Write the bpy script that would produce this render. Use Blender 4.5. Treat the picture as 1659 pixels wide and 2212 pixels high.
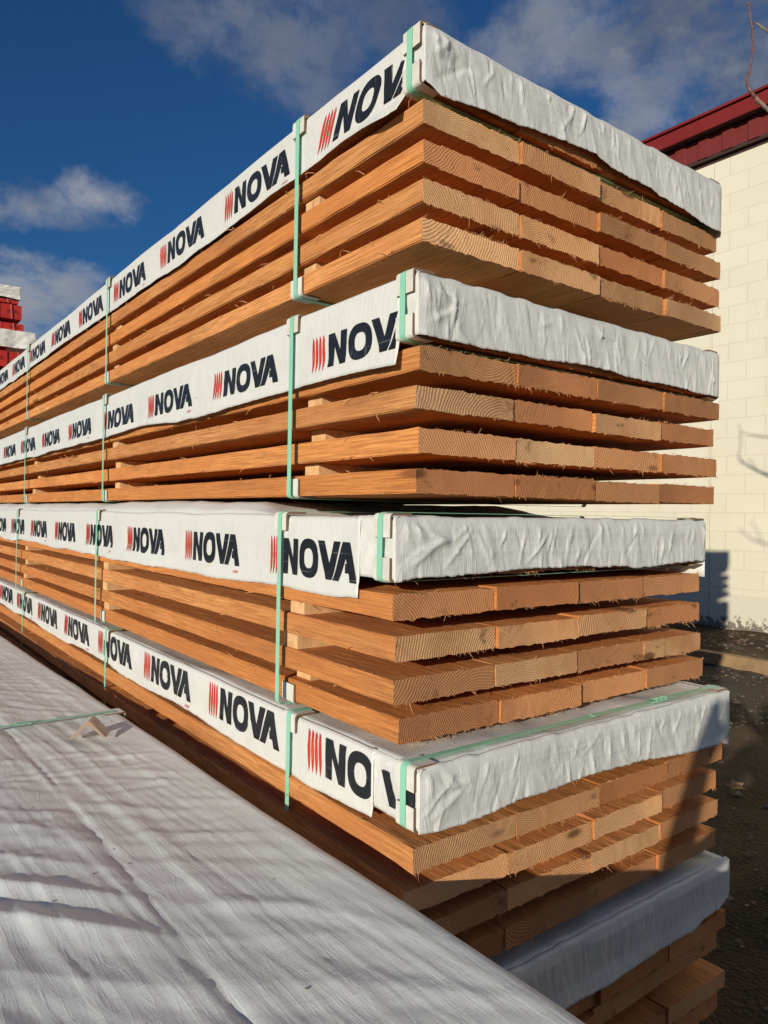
import bpy, bmesh, math, random
import numpy as np
from mathutils import Vector, Matrix
R = math.radians
for o in list(bpy.data.objects): bpy.data.objects.remove(o)
SC = bpy.context.scene
COL = SC.collection

# ------------------------------------------------------------------ camera
yaw, pit, rol = R(37.058), R(0.224), R(0.881)
F = Vector((math.sin(yaw)*math.cos(pit), math.cos(yaw)*math.cos(pit), math.sin(pit)))
Rt = Vector((math.cos(yaw), -math.sin(yaw), 0)); Up = Rt.cross(F)
R2 = math.cos(rol)*Rt + math.sin(rol)*Up
U2 = -math.sin(rol)*Rt + math.cos(rol)*Up
cd = bpy.data.cameras.new('camera'); cam = bpy.data.objects.new('camera', cd); COL.objects.link(cam)
cd.sensor_fit = 'VERTICAL'; cd.sensor_height = 36; cd.lens = 36*1572.7/2212
cd.clip_start = 0.02; cd.clip_end = 3000
M = Matrix((R2, U2, -F)).transposed().to_4x4(); cam.matrix_world = M
SC.camera = cam

# ------------------------------------------------------------------ sun, sky, exposure
SUN = Vector((0.8678, 0.4457, -0.2220)).normalized()       # direction the light travels
sl = bpy.data.lights.new('sun', 'SUN'); sl.energy = 4.2; sl.angle = R(0.55); sl.color = (1.0, 0.89, 0.73)
so = bpy.data.objects.new('sun', sl); COL.objects.link(so)
so.rotation_euler = SUN.to_track_quat('-Z', 'Y').to_euler()
SC.view_settings.view_transform = 'Standard'; SC.view_settings.look = 'None'
SC.view_settings.exposure = 0; SC.view_settings.gamma = 1

def nd(nt, t, ins=None, **kw):
    n = nt.nodes.new(t)
    for k, v in kw.items(): setattr(n, k, v)
    for k, v in (ins or {}).items():
        if hasattr(v, 'bl_idname') and hasattr(v, 'outputs'): v = v.outputs[0]
        if isinstance(v, bpy.types.NodeSocket): nt.links.new(v, n.inputs[k])
        else: n.inputs[k].default_value = v
    return n
def mth(nt, op, a, b=None, c=None, clamp=False):
    ins = {0: a}
    if b is not None: ins[1] = b
    if c is not None: ins[2] = c
    n = nd(nt, 'ShaderNodeMath', ins, operation=op); n.use_clamp = clamp
    return n.outputs[0]
def mixc(nt, f, a, b, mode='MIX'):
    n = nt.nodes.new('ShaderNodeMix'); n.data_type = 'RGBA'; n.blend_type = mode
    for s, v in ((n.inputs[0], f), (n.inputs[6], a), (n.inputs[7], b)):
        if isinstance(v, bpy.types.NodeSocket): nt.links.new(v, s)
        else:
            s.default_value = v if not isinstance(v, tuple) else (tuple(v) + (1,))[:4]
    return n.outputs[2]
def ramp(nt, f, pts):
    n = nt.nodes.new('ShaderNodeValToRGB'); cr = n.color_ramp
    while len(cr.elements) < len(pts): cr.elements.new(0.5)
    for e, (p, c) in zip(cr.elements, pts):
        e.position = p; e.color = (c, c, c, 1) if not isinstance(c, tuple) else tuple(c) + (1,)
    nt.links.new(f, n.inputs[0]); return n.outputs[0]
def smooth(nt, v, a, b):
    n = nt.nodes.new('ShaderNodeMapRange'); n.interpolation_type = 'SMOOTHSTEP'
    nt.links.new(v, n.inputs[0]); n.inputs[1].default_value = a; n.inputs[2].default_value = b
    return n.outputs[0]
def noise(nt, vec, scale, detail=3, rough=0.5, dist=0.0):
    return nd(nt, 'ShaderNodeTexNoise', {'Vector': vec, 'Scale': scale, 'Detail': detail, 'Roughness': rough, 'Distortion': dist}).outputs[0]
def mapping(nt, vec, scale, loc=(0, 0, 0), rot=(0, 0, 0)):
    return nd(nt, 'ShaderNodeMapping', {'Vector': vec, 'Scale': scale, 'Location': loc, 'Rotation': rot}).outputs[0]

W = bpy.data.worlds.new('World'); SC.world = W; W.use_nodes = True
nt = W.node_tree; nt.nodes.clear()
sky = nd(nt, 'ShaderNodeTexSky', sky_type='NISHITA'); sky.sun_disc = False
sky.sun_elevation = R(12.8); sky.sun_rotation = math.atan2(-SUN.x, -SUN.y)
sky.air_density = 1.0; sky.dust_density = 0.15; sky.ozone_density = 4.0; sky.altitude = 300
tc = nd(nt, 'ShaderNodeTexCoord').outputs['Generated']
sep = nd(nt, 'ShaderNodeSeparateXYZ', {0: tc})
az = mth(nt, 'ARCTAN2', sep.outputs[0], sep.outputs[1]); el = mth(nt, 'ARCSINE', sep.outputs[2])
n1 = noise(nt, mapping(nt, tc, (1, 1, 1.6)), 6.5, 8, 0.60, 0.25)
n2 = noise(nt, mapping(nt, tc, (1, 1, 1.5), (3, 1, 2)), 17.0, 6, 0.6)
wob = mth(nt, 'MULTIPLY', mth(nt, 'SUBTRACT', n1, 0.5), 3.6)
wob = mth(nt, 'ADD', wob, mth(nt, 'MULTIPLY', mth(nt, 'SUBTRACT', n2, 0.5), 1.8))
def pix_dir(x, y):
    d = F + R2*((x-829.5)/1572.7) - U2*((y-1106)/1572.7); d.normalize()
    return math.atan2(d.x, d.y), math.asin(d.z)
# clouds: centre (view direction), half sizes in radians, opacity, brightness
clouds = [(70, 435, .085, .028, .75, .6), (215, 425, .062, .034, .9, .85), (170, 470, .06, .022, .6, .5), (-60, 430, .08, .03, .8, .6),
          (80, 655, .115, .060, 1.0, .9), (190, 690, .07, .06, 1.0, .55), (0, 625, .07, .03, .95, .72), (-250, 640, .2, .08, 1.0, .8), (60, 760, .14, .05, 1.0, .55),
          (420, 30, .09, .05, .60, .32), (560, 60, .11, .075, .74, .36), (700, 110, .09, .075, .66, .32), (850, 30, .10, .07, .66, .20), (620, 190, .05, .03, .30, .3), 
          (1150, 60, .075, .060, .86, .62), (1260, 110, .075, .050, .80, .60), (1060, 140, .05, .045, .5, .42), (1230, 10, .09, .04, .7, .5), (1090, 230, .05, .03, .4, .4),
          (1500, 60, .14, .10, .95, .16), (1640, 150, .15, .10, .95, .14), (1420, 200, .06, .045, .85, .50), (1370, 270, .055, .035, .80, .60), (1470, 150, .06, .05, .8, .30), (1330, 180, .03, .03, .5, .45),
          (2300, 300, .5, .25, .9, .5), (500, -900, .6, .12, .7, .4), (900, -400, .5, .15, .8, .4), (3900, 100, .9, .5, .85, .5), (-2300, 0, .4, .5, .8, .5)]  # this row: out-of-view clouds added to make the sky light more neutral
mask = None; bright = None
for (x, y, ra, re, op, br) in clouds:
    a0, e0 = pix_dir(x, y)
    da = mth(nt, 'DIVIDE', mth(nt, 'SUBTRACT', az, a0), ra); de = mth(nt, 'DIVIDE', mth(nt, 'SUBTRACT', el, e0), re)
    d2 = mth(nt, 'ADD', mth(nt, 'MULTIPLY', da, da), mth(nt, 'MULTIPLY', de, de))
    v = mth(nt, 'ADD', mth(nt, 'SUBTRACT', 1.0, d2), wob)
    m = mth(nt, 'MULTIPLY', smooth(nt, v, -0.1, 1.3), op)
    if mask is None: mask, bright = m, mth(nt, 'MULTIPLY', m, br)
    else:
        nm = mth(nt, 'MAXIMUM', mask, m)
        bright = mth(nt, 'ADD', mth(nt, 'MULTIPLY', bright, mth(nt, 'SUBTRACT', 1.0, m)), mth(nt, 'MULTIPLY', m, br))
        mask = nm
zc = smooth(nt, mth(nt, 'ADD', el, mth(nt, 'MULTIPLY', mth(nt, 'SUBTRACT', n1, .5), .5)), 0.80, 1.1)  # unseen overhead cloud, put in to take blue out of the sky light
bright = mth(nt, 'MAXIMUM', bright, mth(nt, 'MULTIPLY', zc, .25)); mask = mth(nt, 'MAXIMUM', mask, mth(nt, 'MULTIPLY', zc, .85))
brn = mth(nt, 'DIVIDE', bright, mth(nt, 'ADD', mask, 0.02), clamp=True)
brn = mth(nt, 'MULTIPLY', brn, mth(nt, 'ADD', 0.55, mth(nt, 'MULTIPLY', n2, 0.9)))
# cloud colour from slate to warm pale grey (in the sky texture's own physical units)
CB = 1/0.055
ccol = mixc(nt, brn, (0.058*CB, 0.085*CB, 0.150*CB), (0.34*CB, 0.36*CB, 0.41*CB))
skyc = mixc(nt, 1.0, sky.outputs[0], (0.44, 0.94, 1.30), 'MULTIPLY')
out = mixc(nt, mask, skyc, ccol)
bg = nd(nt, 'ShaderNodeBackground', {'Color': out, 'Strength': 0.055})
nd(nt, 'ShaderNodeOutputWorld', {'Surface': bg})

# ------------------------------------------------------------------ helpers
rng = random.Random(7); nr = np.random.RandomState(5)
def ray(x, y):                                            # a seen direction, for measuring places in the world
    return F + R2*((x-829.5)/1572.7) - U2*((y-1106)/1572.7)
def at_plane(x, y, ax, val):
    d = ray(x, y); return d*(val/d[ax])
def at_depth(x, y, dep): return ray(x, y)*dep
def _h(ix, iy, s):
    n = (ix.astype(np.int64)*374761393 + iy.astype(np.int64)*668265263 + int(s)*974711) & 0x7fffffff
    n = ((n ^ (n >> 13))*1274126177) & 0x7fffffff
    return ((n ^ (n >> 16)) & 0xffff)/65535.0
def vn(x, y, s=0):
    x = np.asarray(x, float); y = np.asarray(y, float); x, y = np.broadcast_arrays(x, y)
    ix = np.floor(x); iy = np.floor(y); fx = x-ix; fy = y-iy
    fx = fx*fx*fx*(fx*(fx*6-15)+10); fy = fy*fy*fy*(fy*(fy*6-15)+10)
    a = _h(ix, iy, s); b = _h(ix+1, iy, s); c = _h(ix, iy+1, s); d = _h(ix+1, iy+1, s)
    return (a*(1-fx)+b*fx)*(1-fy)+(c*(1-fx)+d*fx)*fy - .5
def fbm(x, y, s=0, o=3):
    r = 0; a = 1
    for k in range(o): r = r + a*vn(np.asarray(x)*2**k, np.asarray(y)*2**k, s+k*17); a *= .5
    return r
def mesh_obj(name, verts, faces, mats, parent=None, fm=None, sm=False, link=True):
    me = bpy.data.meshes.new(name); me.from_pydata([tuple(map(float, v)) for v in verts], [], faces)
    if not isinstance(mats, (list, tuple)): mats = [mats]
    for m in mats: me.materials.append(m)
    if fm is not None: me.polygons.foreach_set('material_index', fm)
    if sm: me.polygons.foreach_set('use_smooth', [True]*len(me.polygons))
    me.update(); o = bpy.data.objects.new(name, me)
    if link: COL.objects.link(o)
    if parent: o.parent = parent
    return o
class MB:
    def __init__(s): s.v = []; s.f = []; s.m = []
    def add(s, vs, fs, m=0):
        b = len(s.v); s.v += [tuple(map(float, v)) for v in vs]; s.f += [tuple(i+b for i in f) for f in fs]; s.m += [m]*len(fs)
    def box(s, x0, x1, y0, y1, z0, z1, m=0):
        s.add([(x, y, z) for x in (x0, x1) for y in (y0, y1) for z in (z0, z1)],
              [(0, 1, 3, 2), (4, 6, 7, 5), (0, 4, 5, 1), (2, 3, 7, 6), (0, 2, 6, 4), (1, 5, 7, 3)], m)
    def prism(s, prof, axis, a, b, m=0):                  # closed profile extruded along an axis
        n = len(prof); vs = []
        for t in (a, b):
            for p, q in prof:
                vs.append({'y': (p, t, q), 'x': (t, p, q), 'z': (p, q, t)}[axis])
        s.add(vs, [tuple(range(n))[::-1], tuple(range(n, 2*n))] + [(i, (i+1) % n, n+(i+1) % n, n+i) for i in range(n)], m)
    def tube(s, pts, rad, n=7, m=0):
        pts = [Vector(p) for p in pts]; b = len(s.v); k = len(pts)
        rad = rad if hasattr(rad, '__len__') else [rad]*k
        ref = Vector((.31, .17, .93))
        for i, p in enumerate(pts):
            t = (pts[min(i+1, k-1)]-pts[max(i-1, 0)]).normalized()
            u = t.cross(ref).normalized(); w = t.cross(u)
            for j in range(n):
                a = 2*math.pi*j/n; s.v.append(tuple(p+(u*math.cos(a)+w*math.sin(a))*rad[i]))
        for i in range(k-1):
            for j in range(n):
                s.f.append((b+i*n+j, b+i*n+(j+1) % n, b+(i+1)*n+(j+1) % n, b+(i+1)*n+j)); s.m.append(m)
        s.f.append(tuple(b+j for j in range(n))[::-1]); s.m.append(m)
        s.f.append(tuple(b+(k-1)*n+j for j in range(n))); s.m.append(m)
    def grid(s, P, m=0, flip=False):
        h, w = P.shape[:2]; b = len(s.v); s.v += [tuple(map(float, p)) for p in P.reshape(-1, 3)]
        for i in range(h-1):
            for j in range(w-1):
                q = (b+i*w+j, b+i*w+j+1, b+(i+1)*w+j+1, b+(i+1)*w+j)
                s.f.append(q[::-1] if flip else q); s.m.append(m)
    def build(s, name, mats, parent=None, sm=False): return mesh_obj(name, s.v, s.f, mats, parent, s.m, sm)
def tag(o, label=None, cat=None, group=None, kind=None):
    if label: o['label'] = label
    if cat: o['category'] = cat
    if group: o['group'] = group
    if kind: o['kind'] = kind
    return o
def empty(name, loc=(0, 0, 0)):
    o = bpy.data.objects.new(name, None); COL.objects.link(o); o.location = loc; o.empty_display_size = .1; return o

# ------------------------------------------------------------------ materials
def mat(name):
    m = bpy.data.materials.new(name); m.use_nodes = True; t = m.node_tree
    b = t.nodes['Principled BSDF']; return m, t, b
def setb(t, b, **k):
    for n, v in k.items():
        n = n.replace('_', ' ')
        if isinstance(v, bpy.types.NodeSocket): t.links.new(v, b.inputs[n])
        else: b.inputs[n].default_value = (tuple(v)+(1,))[:4] if isinstance(v, tuple) else v
def bump(t, b, h, dist=.002, strength=1.0, prev=None):
    ins = {'Height': h, 'Distance': dist, 'Strength': strength}
    if prev is not None: ins['Normal'] = prev
    n = nd(t, 'ShaderNodeBump', ins).outputs[0]; t.links.new(n, b.inputs['Normal']); return n

def wood(name, end):
    m, t, b = mat(name)
    tcd = nd(t, 'ShaderNodeTexCoord').outputs['Object']
    oi = nd(t, 'ShaderNodeObjectInfo').outputs['Random']
    pith = nd(t, 'ShaderNodeAttribute', attribute_type='OBJECT', attribute_name='pith').outputs['Vector']
    tone = nd(t, 'ShaderNodeAttribute', attribute_type='OBJECT', attribute_name='tone').outputs['Fac']
    off = nd(t, 'ShaderNodeCombineXYZ', {0: mth(t, 'MULTIPLY', oi, 37.0), 1: mth(t, 'MULTIPLY', oi, 91.0), 2: 0.0}).outputs[0]
    vv = nd(t, 'ShaderNodeVectorMath', {0: tcd, 1: off}, operation='ADD').outputs[0]
    rel = nd(t, 'ShaderNodeVectorMath', {0: tcd, 1: pith}, operation='SUBTRACT').outputs[0]
    sp = nd(t, 'ShaderNodeSeparateXYZ', {0: rel})
    r = mth(t, 'SQRT', mth(t, 'ADD', mth(t, 'POWER', sp.outputs[0], 2.0), mth(t, 'POWER', sp.outputs[2], 2.0)))
    wa = noise(t, mapping(t, vv, (6, .9, 6)), 1.0, 2)
    wb = noise(t, mapping(t, vv, (30, 2.5, 30)), 1.0, 2)
    r = mth(t, 'ADD', r, mth(t, 'MULTIPLY', mth(t, 'SUBTRACT', wa, .5), .06 if end else .035))
    r = mth(t, 'ADD', r, mth(t, 'MULTIPLY', mth(t, 'SUBTRACT', wb, .5), .007))
    fq = mth(t, 'ADD', 130.0, mth(t, 'MULTIPLY', oi, 110.0))
    ph = mth(t, 'FRACT', mth(t, 'MULTIPLY', r, fq))
    late = mth(t, 'MULTIPLY', smooth(t, ph, .25, .8), mth(t, 'SUBTRACT', 1.0, smooth(t, ph, .88, 1.0)))
    fib = noise(t, mapping(t, vv, (260, 7, 260)), 1.0, 3, .65)
    spk = noise(t, vv, 420, 2, .6)
    blot = noise(t, mapping(t, vv, (5, 1.6, 5)), 1.0, 3)
    knot = nd(t, 'ShaderNodeTexVoronoi', {'Vector': mapping(t, vv, (3.1, 1.3, 9)), 'Scale': 1.0}, feature='F1').outputs['Distance']
    kn = mth(t, 'SUBTRACT', 1.0, smooth(t, knot, .07, .14))
    vb = mth(t, 'ADD', .83, mth(t, 'MULTIPLY', mth(t, 'FRACT', mth(t, 'MULTIPLY', oi, 17.3)), .30))
    ve = mth(t, 'MULTIPLY', mth(t, 'FRACT', mth(t, 'MULTIPLY', oi, 23.7)), .11)
    val = nd(t, 'ShaderNodeCombineXYZ', {0: vb, 1: mth(t, 'MULTIPLY', vb, mth(t, 'SUBTRACT', 1.03, ve)), 2: mth(t, 'MULTIPLY', vb, mth(t, 'SUBTRACT', 1.05, mth(t, 'MULTIPLY', ve, 1.8)))}).outputs[0]
    if end:
        ca = mixc(t, tone, (.56, .222, .088), (.88, .545, .285))
        cb = mixc(t, tone, (.30, .100, .036), (.60, .300, .120))
        c = mixc(t, mth(t, 'MULTIPLY', late, mth(t, 'ADD', .30, mth(t, 'MULTIPLY', smooth(t, wa, .35, .65), .45))), ca, cb)
        c = mixc(t, mth(t, 'MULTIPLY', smooth(t, blot, .45, .75), .55), c, (.50, .22, .080))
        c = mixc(t, mth(t, 'MULTIPLY', smooth(t, spk, .55, .72), .35), c, (.62, .42, .22))
        st = noise(t, mapping(t, vv, (10, 1, 14), (5, 0, 0)), 1.0, 4, .7)
        c = mixc(t, mth(t, 'MULTIPLY', smooth(t, st, .60, .72), .6), c, (.09, .04, .018))
        c = mixc(t, mth(t, 'MULTIPLY', kn, .8), c, (.12, .045, .018)); c = mixc(t, 1.0, c, val, 'MULTIPLY')
        saw = noise(t, mapping(t, vv, (60, 1, 900), (0, 0, 0), (0, .5, 0)), 1.0, 2)
        h = mth(t, 'ADD', mth(t, 'MULTIPLY', late, 1.0), mth(t, 'MULTIPLY', spk, 1.8))
        h = mth(t, 'ADD', h, mth(t, 'MULTIPLY', saw, .4))
        setb(t, b, Base_Color=c, Roughness=.85); b.inputs['Specular IOR Level'].default_value = .2
        bump(t, b, h, .0016, .8)
    else:
        ca = mixc(t, tone, (.74, .290, .078), (.80, .395, .145))
        cb = mixc(t, tone, (.50, .175, .045), (.62, .270, .085))
        c = mixc(t, mth(t, 'MULTIPLY', late, .35), ca, cb)
        c = mixc(t, mth(t, 'MULTIPLY', smooth(t, fib, .38, .66), .72), c, (.38, .130, .036))
        c = mixc(t, mth(t, 'MULTIPLY', smooth(t, blot, .42, .65), .6), c, (.55, .20, .060))
        c = mixc(t, mth(t, 'MULTIPLY', smooth(t, spk, .62, .8), .3), c, (.75, .48, .24))
        c = mixc(t, mth(t, 'MULTIPLY', kn, .75), c, (.20, .065, .022))
        dirt = noise(t, mapping(t, vv, (9, 2.2, 14), (7, 3, 1)), 1.0, 5, .65); c = mixc(t, mth(t, 'MULTIPLY', smooth(t, dirt, .54, .72), .5), c, (.24, .12, .05)); c = mixc(t, .8, c, val, 'MULTIPLY')
        cross = noise(t, mapping(t, vv, (8, 320, 8)), 1.0, 2)          # saw marks across the board
        h = mth(t, 'ADD', mth(t, 'MULTIPLY', fib, 1.8), mth(t, 'MULTIPLY', spk, 1.1))
        h = mth(t, 'ADD', h, mth(t, 'MULTIPLY', late, .35)); h = mth(t, 'ADD', h, mth(t, 'MULTIPLY', cross, .6))
        setb(t, b, Base_Color=c, Roughness=.8); b.inputs['Specular IOR Level'].default_value = .25
        bump(t, b, h, .0014, .9)
    return m
M_side = wood('sawn_wood', False); M_end = wood('end_grain', True)
def plain(name, col, rough=.6, bsc=None, bd=.001, spec=.5, var=None, vs=8):
    m, t, b = mat(name); setb(t, b, Roughness=rough); b.inputs['Specular IOR Level'].default_value = spec
    tcd = nd(t, 'ShaderNodeTexCoord').outputs['Object']
    if var: setb(t, b, Base_Color=mixc(t, smooth(t, noise(t, tcd, vs, 4, .6), .35, .7), col, var))
    else: setb(t, b, Base_Color=col)
    if bsc: bump(t, b, noise(t, tcd, bsc, 4, .6), bd)
    return m
M_splint = plain('wood_fibre', (.74, .42, .20), .9, var=(.48, .20, .07), vs=60)
M_stick = plain('pale_stick', (.76, .48, .24), .85, 200, .001, var=(.60, .34, .15), vs=30)
def wrapmat(name, base, grime, gs=.35, back=False, fine=900):
    m, t, b = mat(name); tcd = nd(t, 'ShaderNodeTexCoord').outputs['Object']
    sp = nd(t, 'ShaderNodeSeparateXYZ', {0: tcd})
    g = noise(t, mapping(t, tcd, (4, 4, 9)), 1.0, 5, .65)
    c = mixc(t, mth(t, 'MULTIPLY', smooth(t, g, .42, .75), gs), base, grime)
    s2 = noise(t, mapping(t, tcd, (40, 40, 2.0)), 1.0, 3, .6)
    c = mixc(t, mth(t, 'MULTIPLY', smooth(t, s2, .55, .8), gs*.5), c, grime)
    wv1 = mth(t, 'SINE', mth(t, 'MULTIPLY', sp.outputs[2], fine*2.2)); wv2 = mth(t, 'SINE', mth(t, 'MULTIPLY', mth(t, 'ADD', sp.outputs[0], sp.outputs[1]), fine*2.2))
    h = mth(t, 'ADD', mth(t, 'MULTIPLY', wv1, .10), mth(t, 'MULTIPLY', wv2, .10))
    cr = noise(t, mapping(t, tcd, (75, 75, 12)), 1.0, 3, .6, .6)
    cr2 = noise(t, mapping(t, tcd, (28, 28, 45)), 1.0, 4, .6, .3)
    h = mth(t, 'ADD', h, mth(t, 'MULTIPLY', cr, .5)); h = mth(t, 'ADD', h, mth(t, 'MULTIPLY', cr2, .9))
    for sc_, loc_, wt in (((34, 34, 9), 0, 2.0), ((80, 80, 26), 3, .5), ((12, 12, 34), 6, .8)):
        rd = noise(t, mapping(t, tcd, sc_, (loc_, 0, 0), (0, .12*(loc_-2), 0)), 1.0, 2, .5, .4)
        rd = mth(t, 'MINIMUM', mth(t, 'ABSOLUTE', mth(t, 'SUBTRACT', rd, .5)), .06)
        h = mth(t, 'ADD', h, mth(t, 'MULTIPLY', rd, -4.0*wt))
    setb(t, b, Base_Color=c, Roughness=.40); b.inputs['Specular IOR Level'].default_value = .4
    bump(t, b, h, .0016, .55)
    return m
M_wrap = wrapmat('white_wrap', (.71, .725, .69), (.60, .60, .57), .3)
M_wrape = wrapmat('white_wrap_end', (.71, .73, .705), (.55, .56, .54), .5)
M_ink = plain('black_print', (.012, .014, .020), .42, 60, .001)
def ink(name, col, worn):
    m, t, b = mat(name); tcd = nd(t, 'ShaderNodeTexCoord').outputs['Object']
    a = noise(t, mapping(t, tcd, (60, 260, 14)), 1.0, 3, .6); a2 = noise(t, tcd, 7, 3, .6)
    f = mth(t, 'MULTIPLY', smooth(t, a, .62, .70), smooth(t, a2, .45, .65))
    ln = noise(t, mapping(t, tcd, (3, 5, 150)), 1.0, 2); f = mth(t, 'MAXIMUM', mth(t, 'MULTIPLY', f, .6), mth(t, 'MULTIPLY', smooth(t, ln, .66, .72), .25))
    setb(t, b, Base_Color=mixc(t, f, col, worn), Roughness=.38); bump(t, b, mth(t, 'ADD', a, mth(t, 'MULTIPLY', a2, 4.0)), .002, .6); return m
M_ink = ink('black_print', (.012, .014, .019), (.35, .36, .36))
M_red = ink('red_print', (.60, .048, .022), (.66, .40, .34))
M_back = plain('black_lining_eave_shade', (.015, .015, .015), .5)  # wrap lining; also the painted shade at the eave
def strapmat():
    m, t, b = mat('green_strap'); tcd = nd(t, 'ShaderNodeTexCoord').outputs['Object']
    c = mixc(t, noise(t, tcd, 25, 3), (.24, .60, .41), (.32, .68, .50)); setb(t, b, Base_Color=c, Roughness=.35)
    bump(t, b, noise(t, mapping(t, tcd, (300, 300, 120)), 1, 2), .0006); return m
M_strap = strapmat()
M_guard = plain('white_board', (.72, .72, .66), .7, 120, .0008, var=(.62, .61, .54), vs=20)
M_gedge = plain('brown_board_edge', (.22, .13, .075), .9)

# ------------------------------------------------------------------ one sawn board (local: x 0..w, y 0..L, z 0..t)
def add_splinters(mb, w, t, n_bot, n_top, rnd, m):
    for k in range(n_bot+n_top):
        bot = k < n_bot
        if k % 6 == 0 or k == n_bot: cx_ = rnd.uniform(.002, w-.002); cs_ = rnd.uniform(.004, .03)
        x = min(w-.002, max(.002, rnd.gauss(cx_, cs_))); z = 0 if bot else t
        L = rnd.expovariate(1/.0035)+.002; L = min(L, .026); wd = rnd.uniform(.00035, .0007)
        d = Vector((rnd.uniform(-.9, .9), rnd.uniform(-.9, -.05), (-1 if bot else 1)*rnd.uniform(.15, 1.1))).normalized()
        if rnd.random() < .25: d = Vector((rnd.choice((-1, 1)), rnd.uniform(-.5, -.1), rnd.uniform(-.5, .5))).normalized()
        c = Vector((rnd.uniform(-1, 1), rnd.uniform(-1, 1), rnd.uniform(-1, .3)))*L*.35
        p0 = Vector((x, .001, z+(-.0005 if bot else .0005)))
        pts = [p0, p0+d*L*.5+c*.4, p0+d*L+c]
        mb.tube(pts, [wd, wd*.9, wd*.3], 4, m)
def make_board(x0, y0, z0, w, t, L, parent, seed, tone, nb=14, ntp=10, edge=False, tilt=0.0):
    rnd = random.Random(seed); s = seed*13 % 997
    per = []
    nx = max(6, int(w/.009))
    e_ = .0028
    xx_ = [0, e_]+[w*i/nx for i in range(1, nx)]+[w-e_]; zz_ = [0, e_]+[t*i/5 for i in range(1, 5)]+[t-e_]
    per += [(a, 0) for a in xx_]+[(w, a) for a in zz_]+[(w-a, t) for a in xx_]+[(0, t-a) for a in zz_]
    per = np.array(per); n = len(per)
    ys = [0, .0025, .012, .03, .06, .1, .16, .24, .34, .46, .6, .75, .9, 1.1, 1.3, 1.55, 1.8] + list(np.arange(2.1, L, .3)) + [L]
    if edge: ys = [0, .0025, .012] + list(np.arange(.03, 2.2, .03)) + list(np.arange(2.2, L, .12)) + [L]
    cen = per.mean(0); V = []; rad = np.array([w/2, t/2])
    sx = np.sign(per[:, 0]-w/2)*(np.abs(per[:, 0]-w/2) > w/2-.0005); sz = np.sign(per[:, 1]-t/2)*(np.abs(per[:, 1]-t/2) > t/2-.0005)
    bow = rnd.uniform(-.003, .003); bx = rnd.uniform(-.004, .004)
    for y in ys:
        f = y/L; q = per.copy()
        near = math.exp(-y/.01)
        rough = .0009+.0014*near
        q[:, 1] += sz*(vn(per[:, 0]*70, y*14, s)*rough*1.6 + vn(per[:, 0]*300, y*30, s+3)*rough*1.3*near)
        q[:, 0] += sx*(vn(y*3, per[:, 1]*30, s+5)*.0016 + vn(y*25, per[:, 1]*80, s+6)*.0012)
        corner = (np.abs(sx) > 0) & (np.abs(sz) > 0)
        q[corner] -= np.stack([sx, sz], 1)[corner]*.0022*(1+2*vn(y*9+np.zeros(corner.sum()), per[corner, 0]*9, s+9)[:, None])
        q[:, 1] += bow*math.sin(math.pi*f) + tilt*(per[:, 0]-w/2); q[:, 0] += bx*math.sin(math.pi*f)
        yy = np.full(n, y)
        if y == 0: yy = yy + .0015 + vn(per[:, 0]*120, per[:, 1]*120, s+8)*.002
        V.append(np.stack([q[:, 0], yy, q[:, 1]], 1))
    V = np.concatenate(V); mb = MB(); fs = []; ms = []
    for i in range(len(ys)-1):
        for j in range(n):
            k = (j+1) % n; fs.append((i*n+j, i*n+k, (i+1)*n+k, (i+1)*n+j)); ms.append(0)
    fs.append(tuple(range(n))[::-1]); ms.append(1); b = (len(ys)-1)*n; fs.append(tuple(b+j for j in range(n))); ms.append(1)
    mb.v = [tuple(p) for p in V]; mb.f = fs; mb.m = ms
    add_splinters(mb, w, t, nb, ntp, rnd, 2)
    if edge:
        for k in range(26):
            y = rnd.uniform(.05, 4.0) ; z = rnd.choice((t, t, 0)); L_ = rnd.uniform(.01, .035)
            d = Vector((-.3, rnd.choice((-1, 1))*rnd.uniform(.5, 1), rnd.uniform(-.7, .5))).normalized()*L_
            p0 = Vector((0, y, z)); mb.tube([p0, p0+d*.5+Vector((-.003, 0, .002)), p0+d], [.0011, .0009, .0004], 4, 2)
    o = mb.build('board', [M_side, M_end, M_splint], parent)
    o.location = (x0, y0, z0)
    r = rnd.random()
    up = rnd.choice((-1, 1))
    o['pith'] = [rnd.uniform(-.1, w+.1), 0.0, (t/2+up*rnd.uniform(.03, .13))]; o['tone'] = float(tone)
    return o

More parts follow.
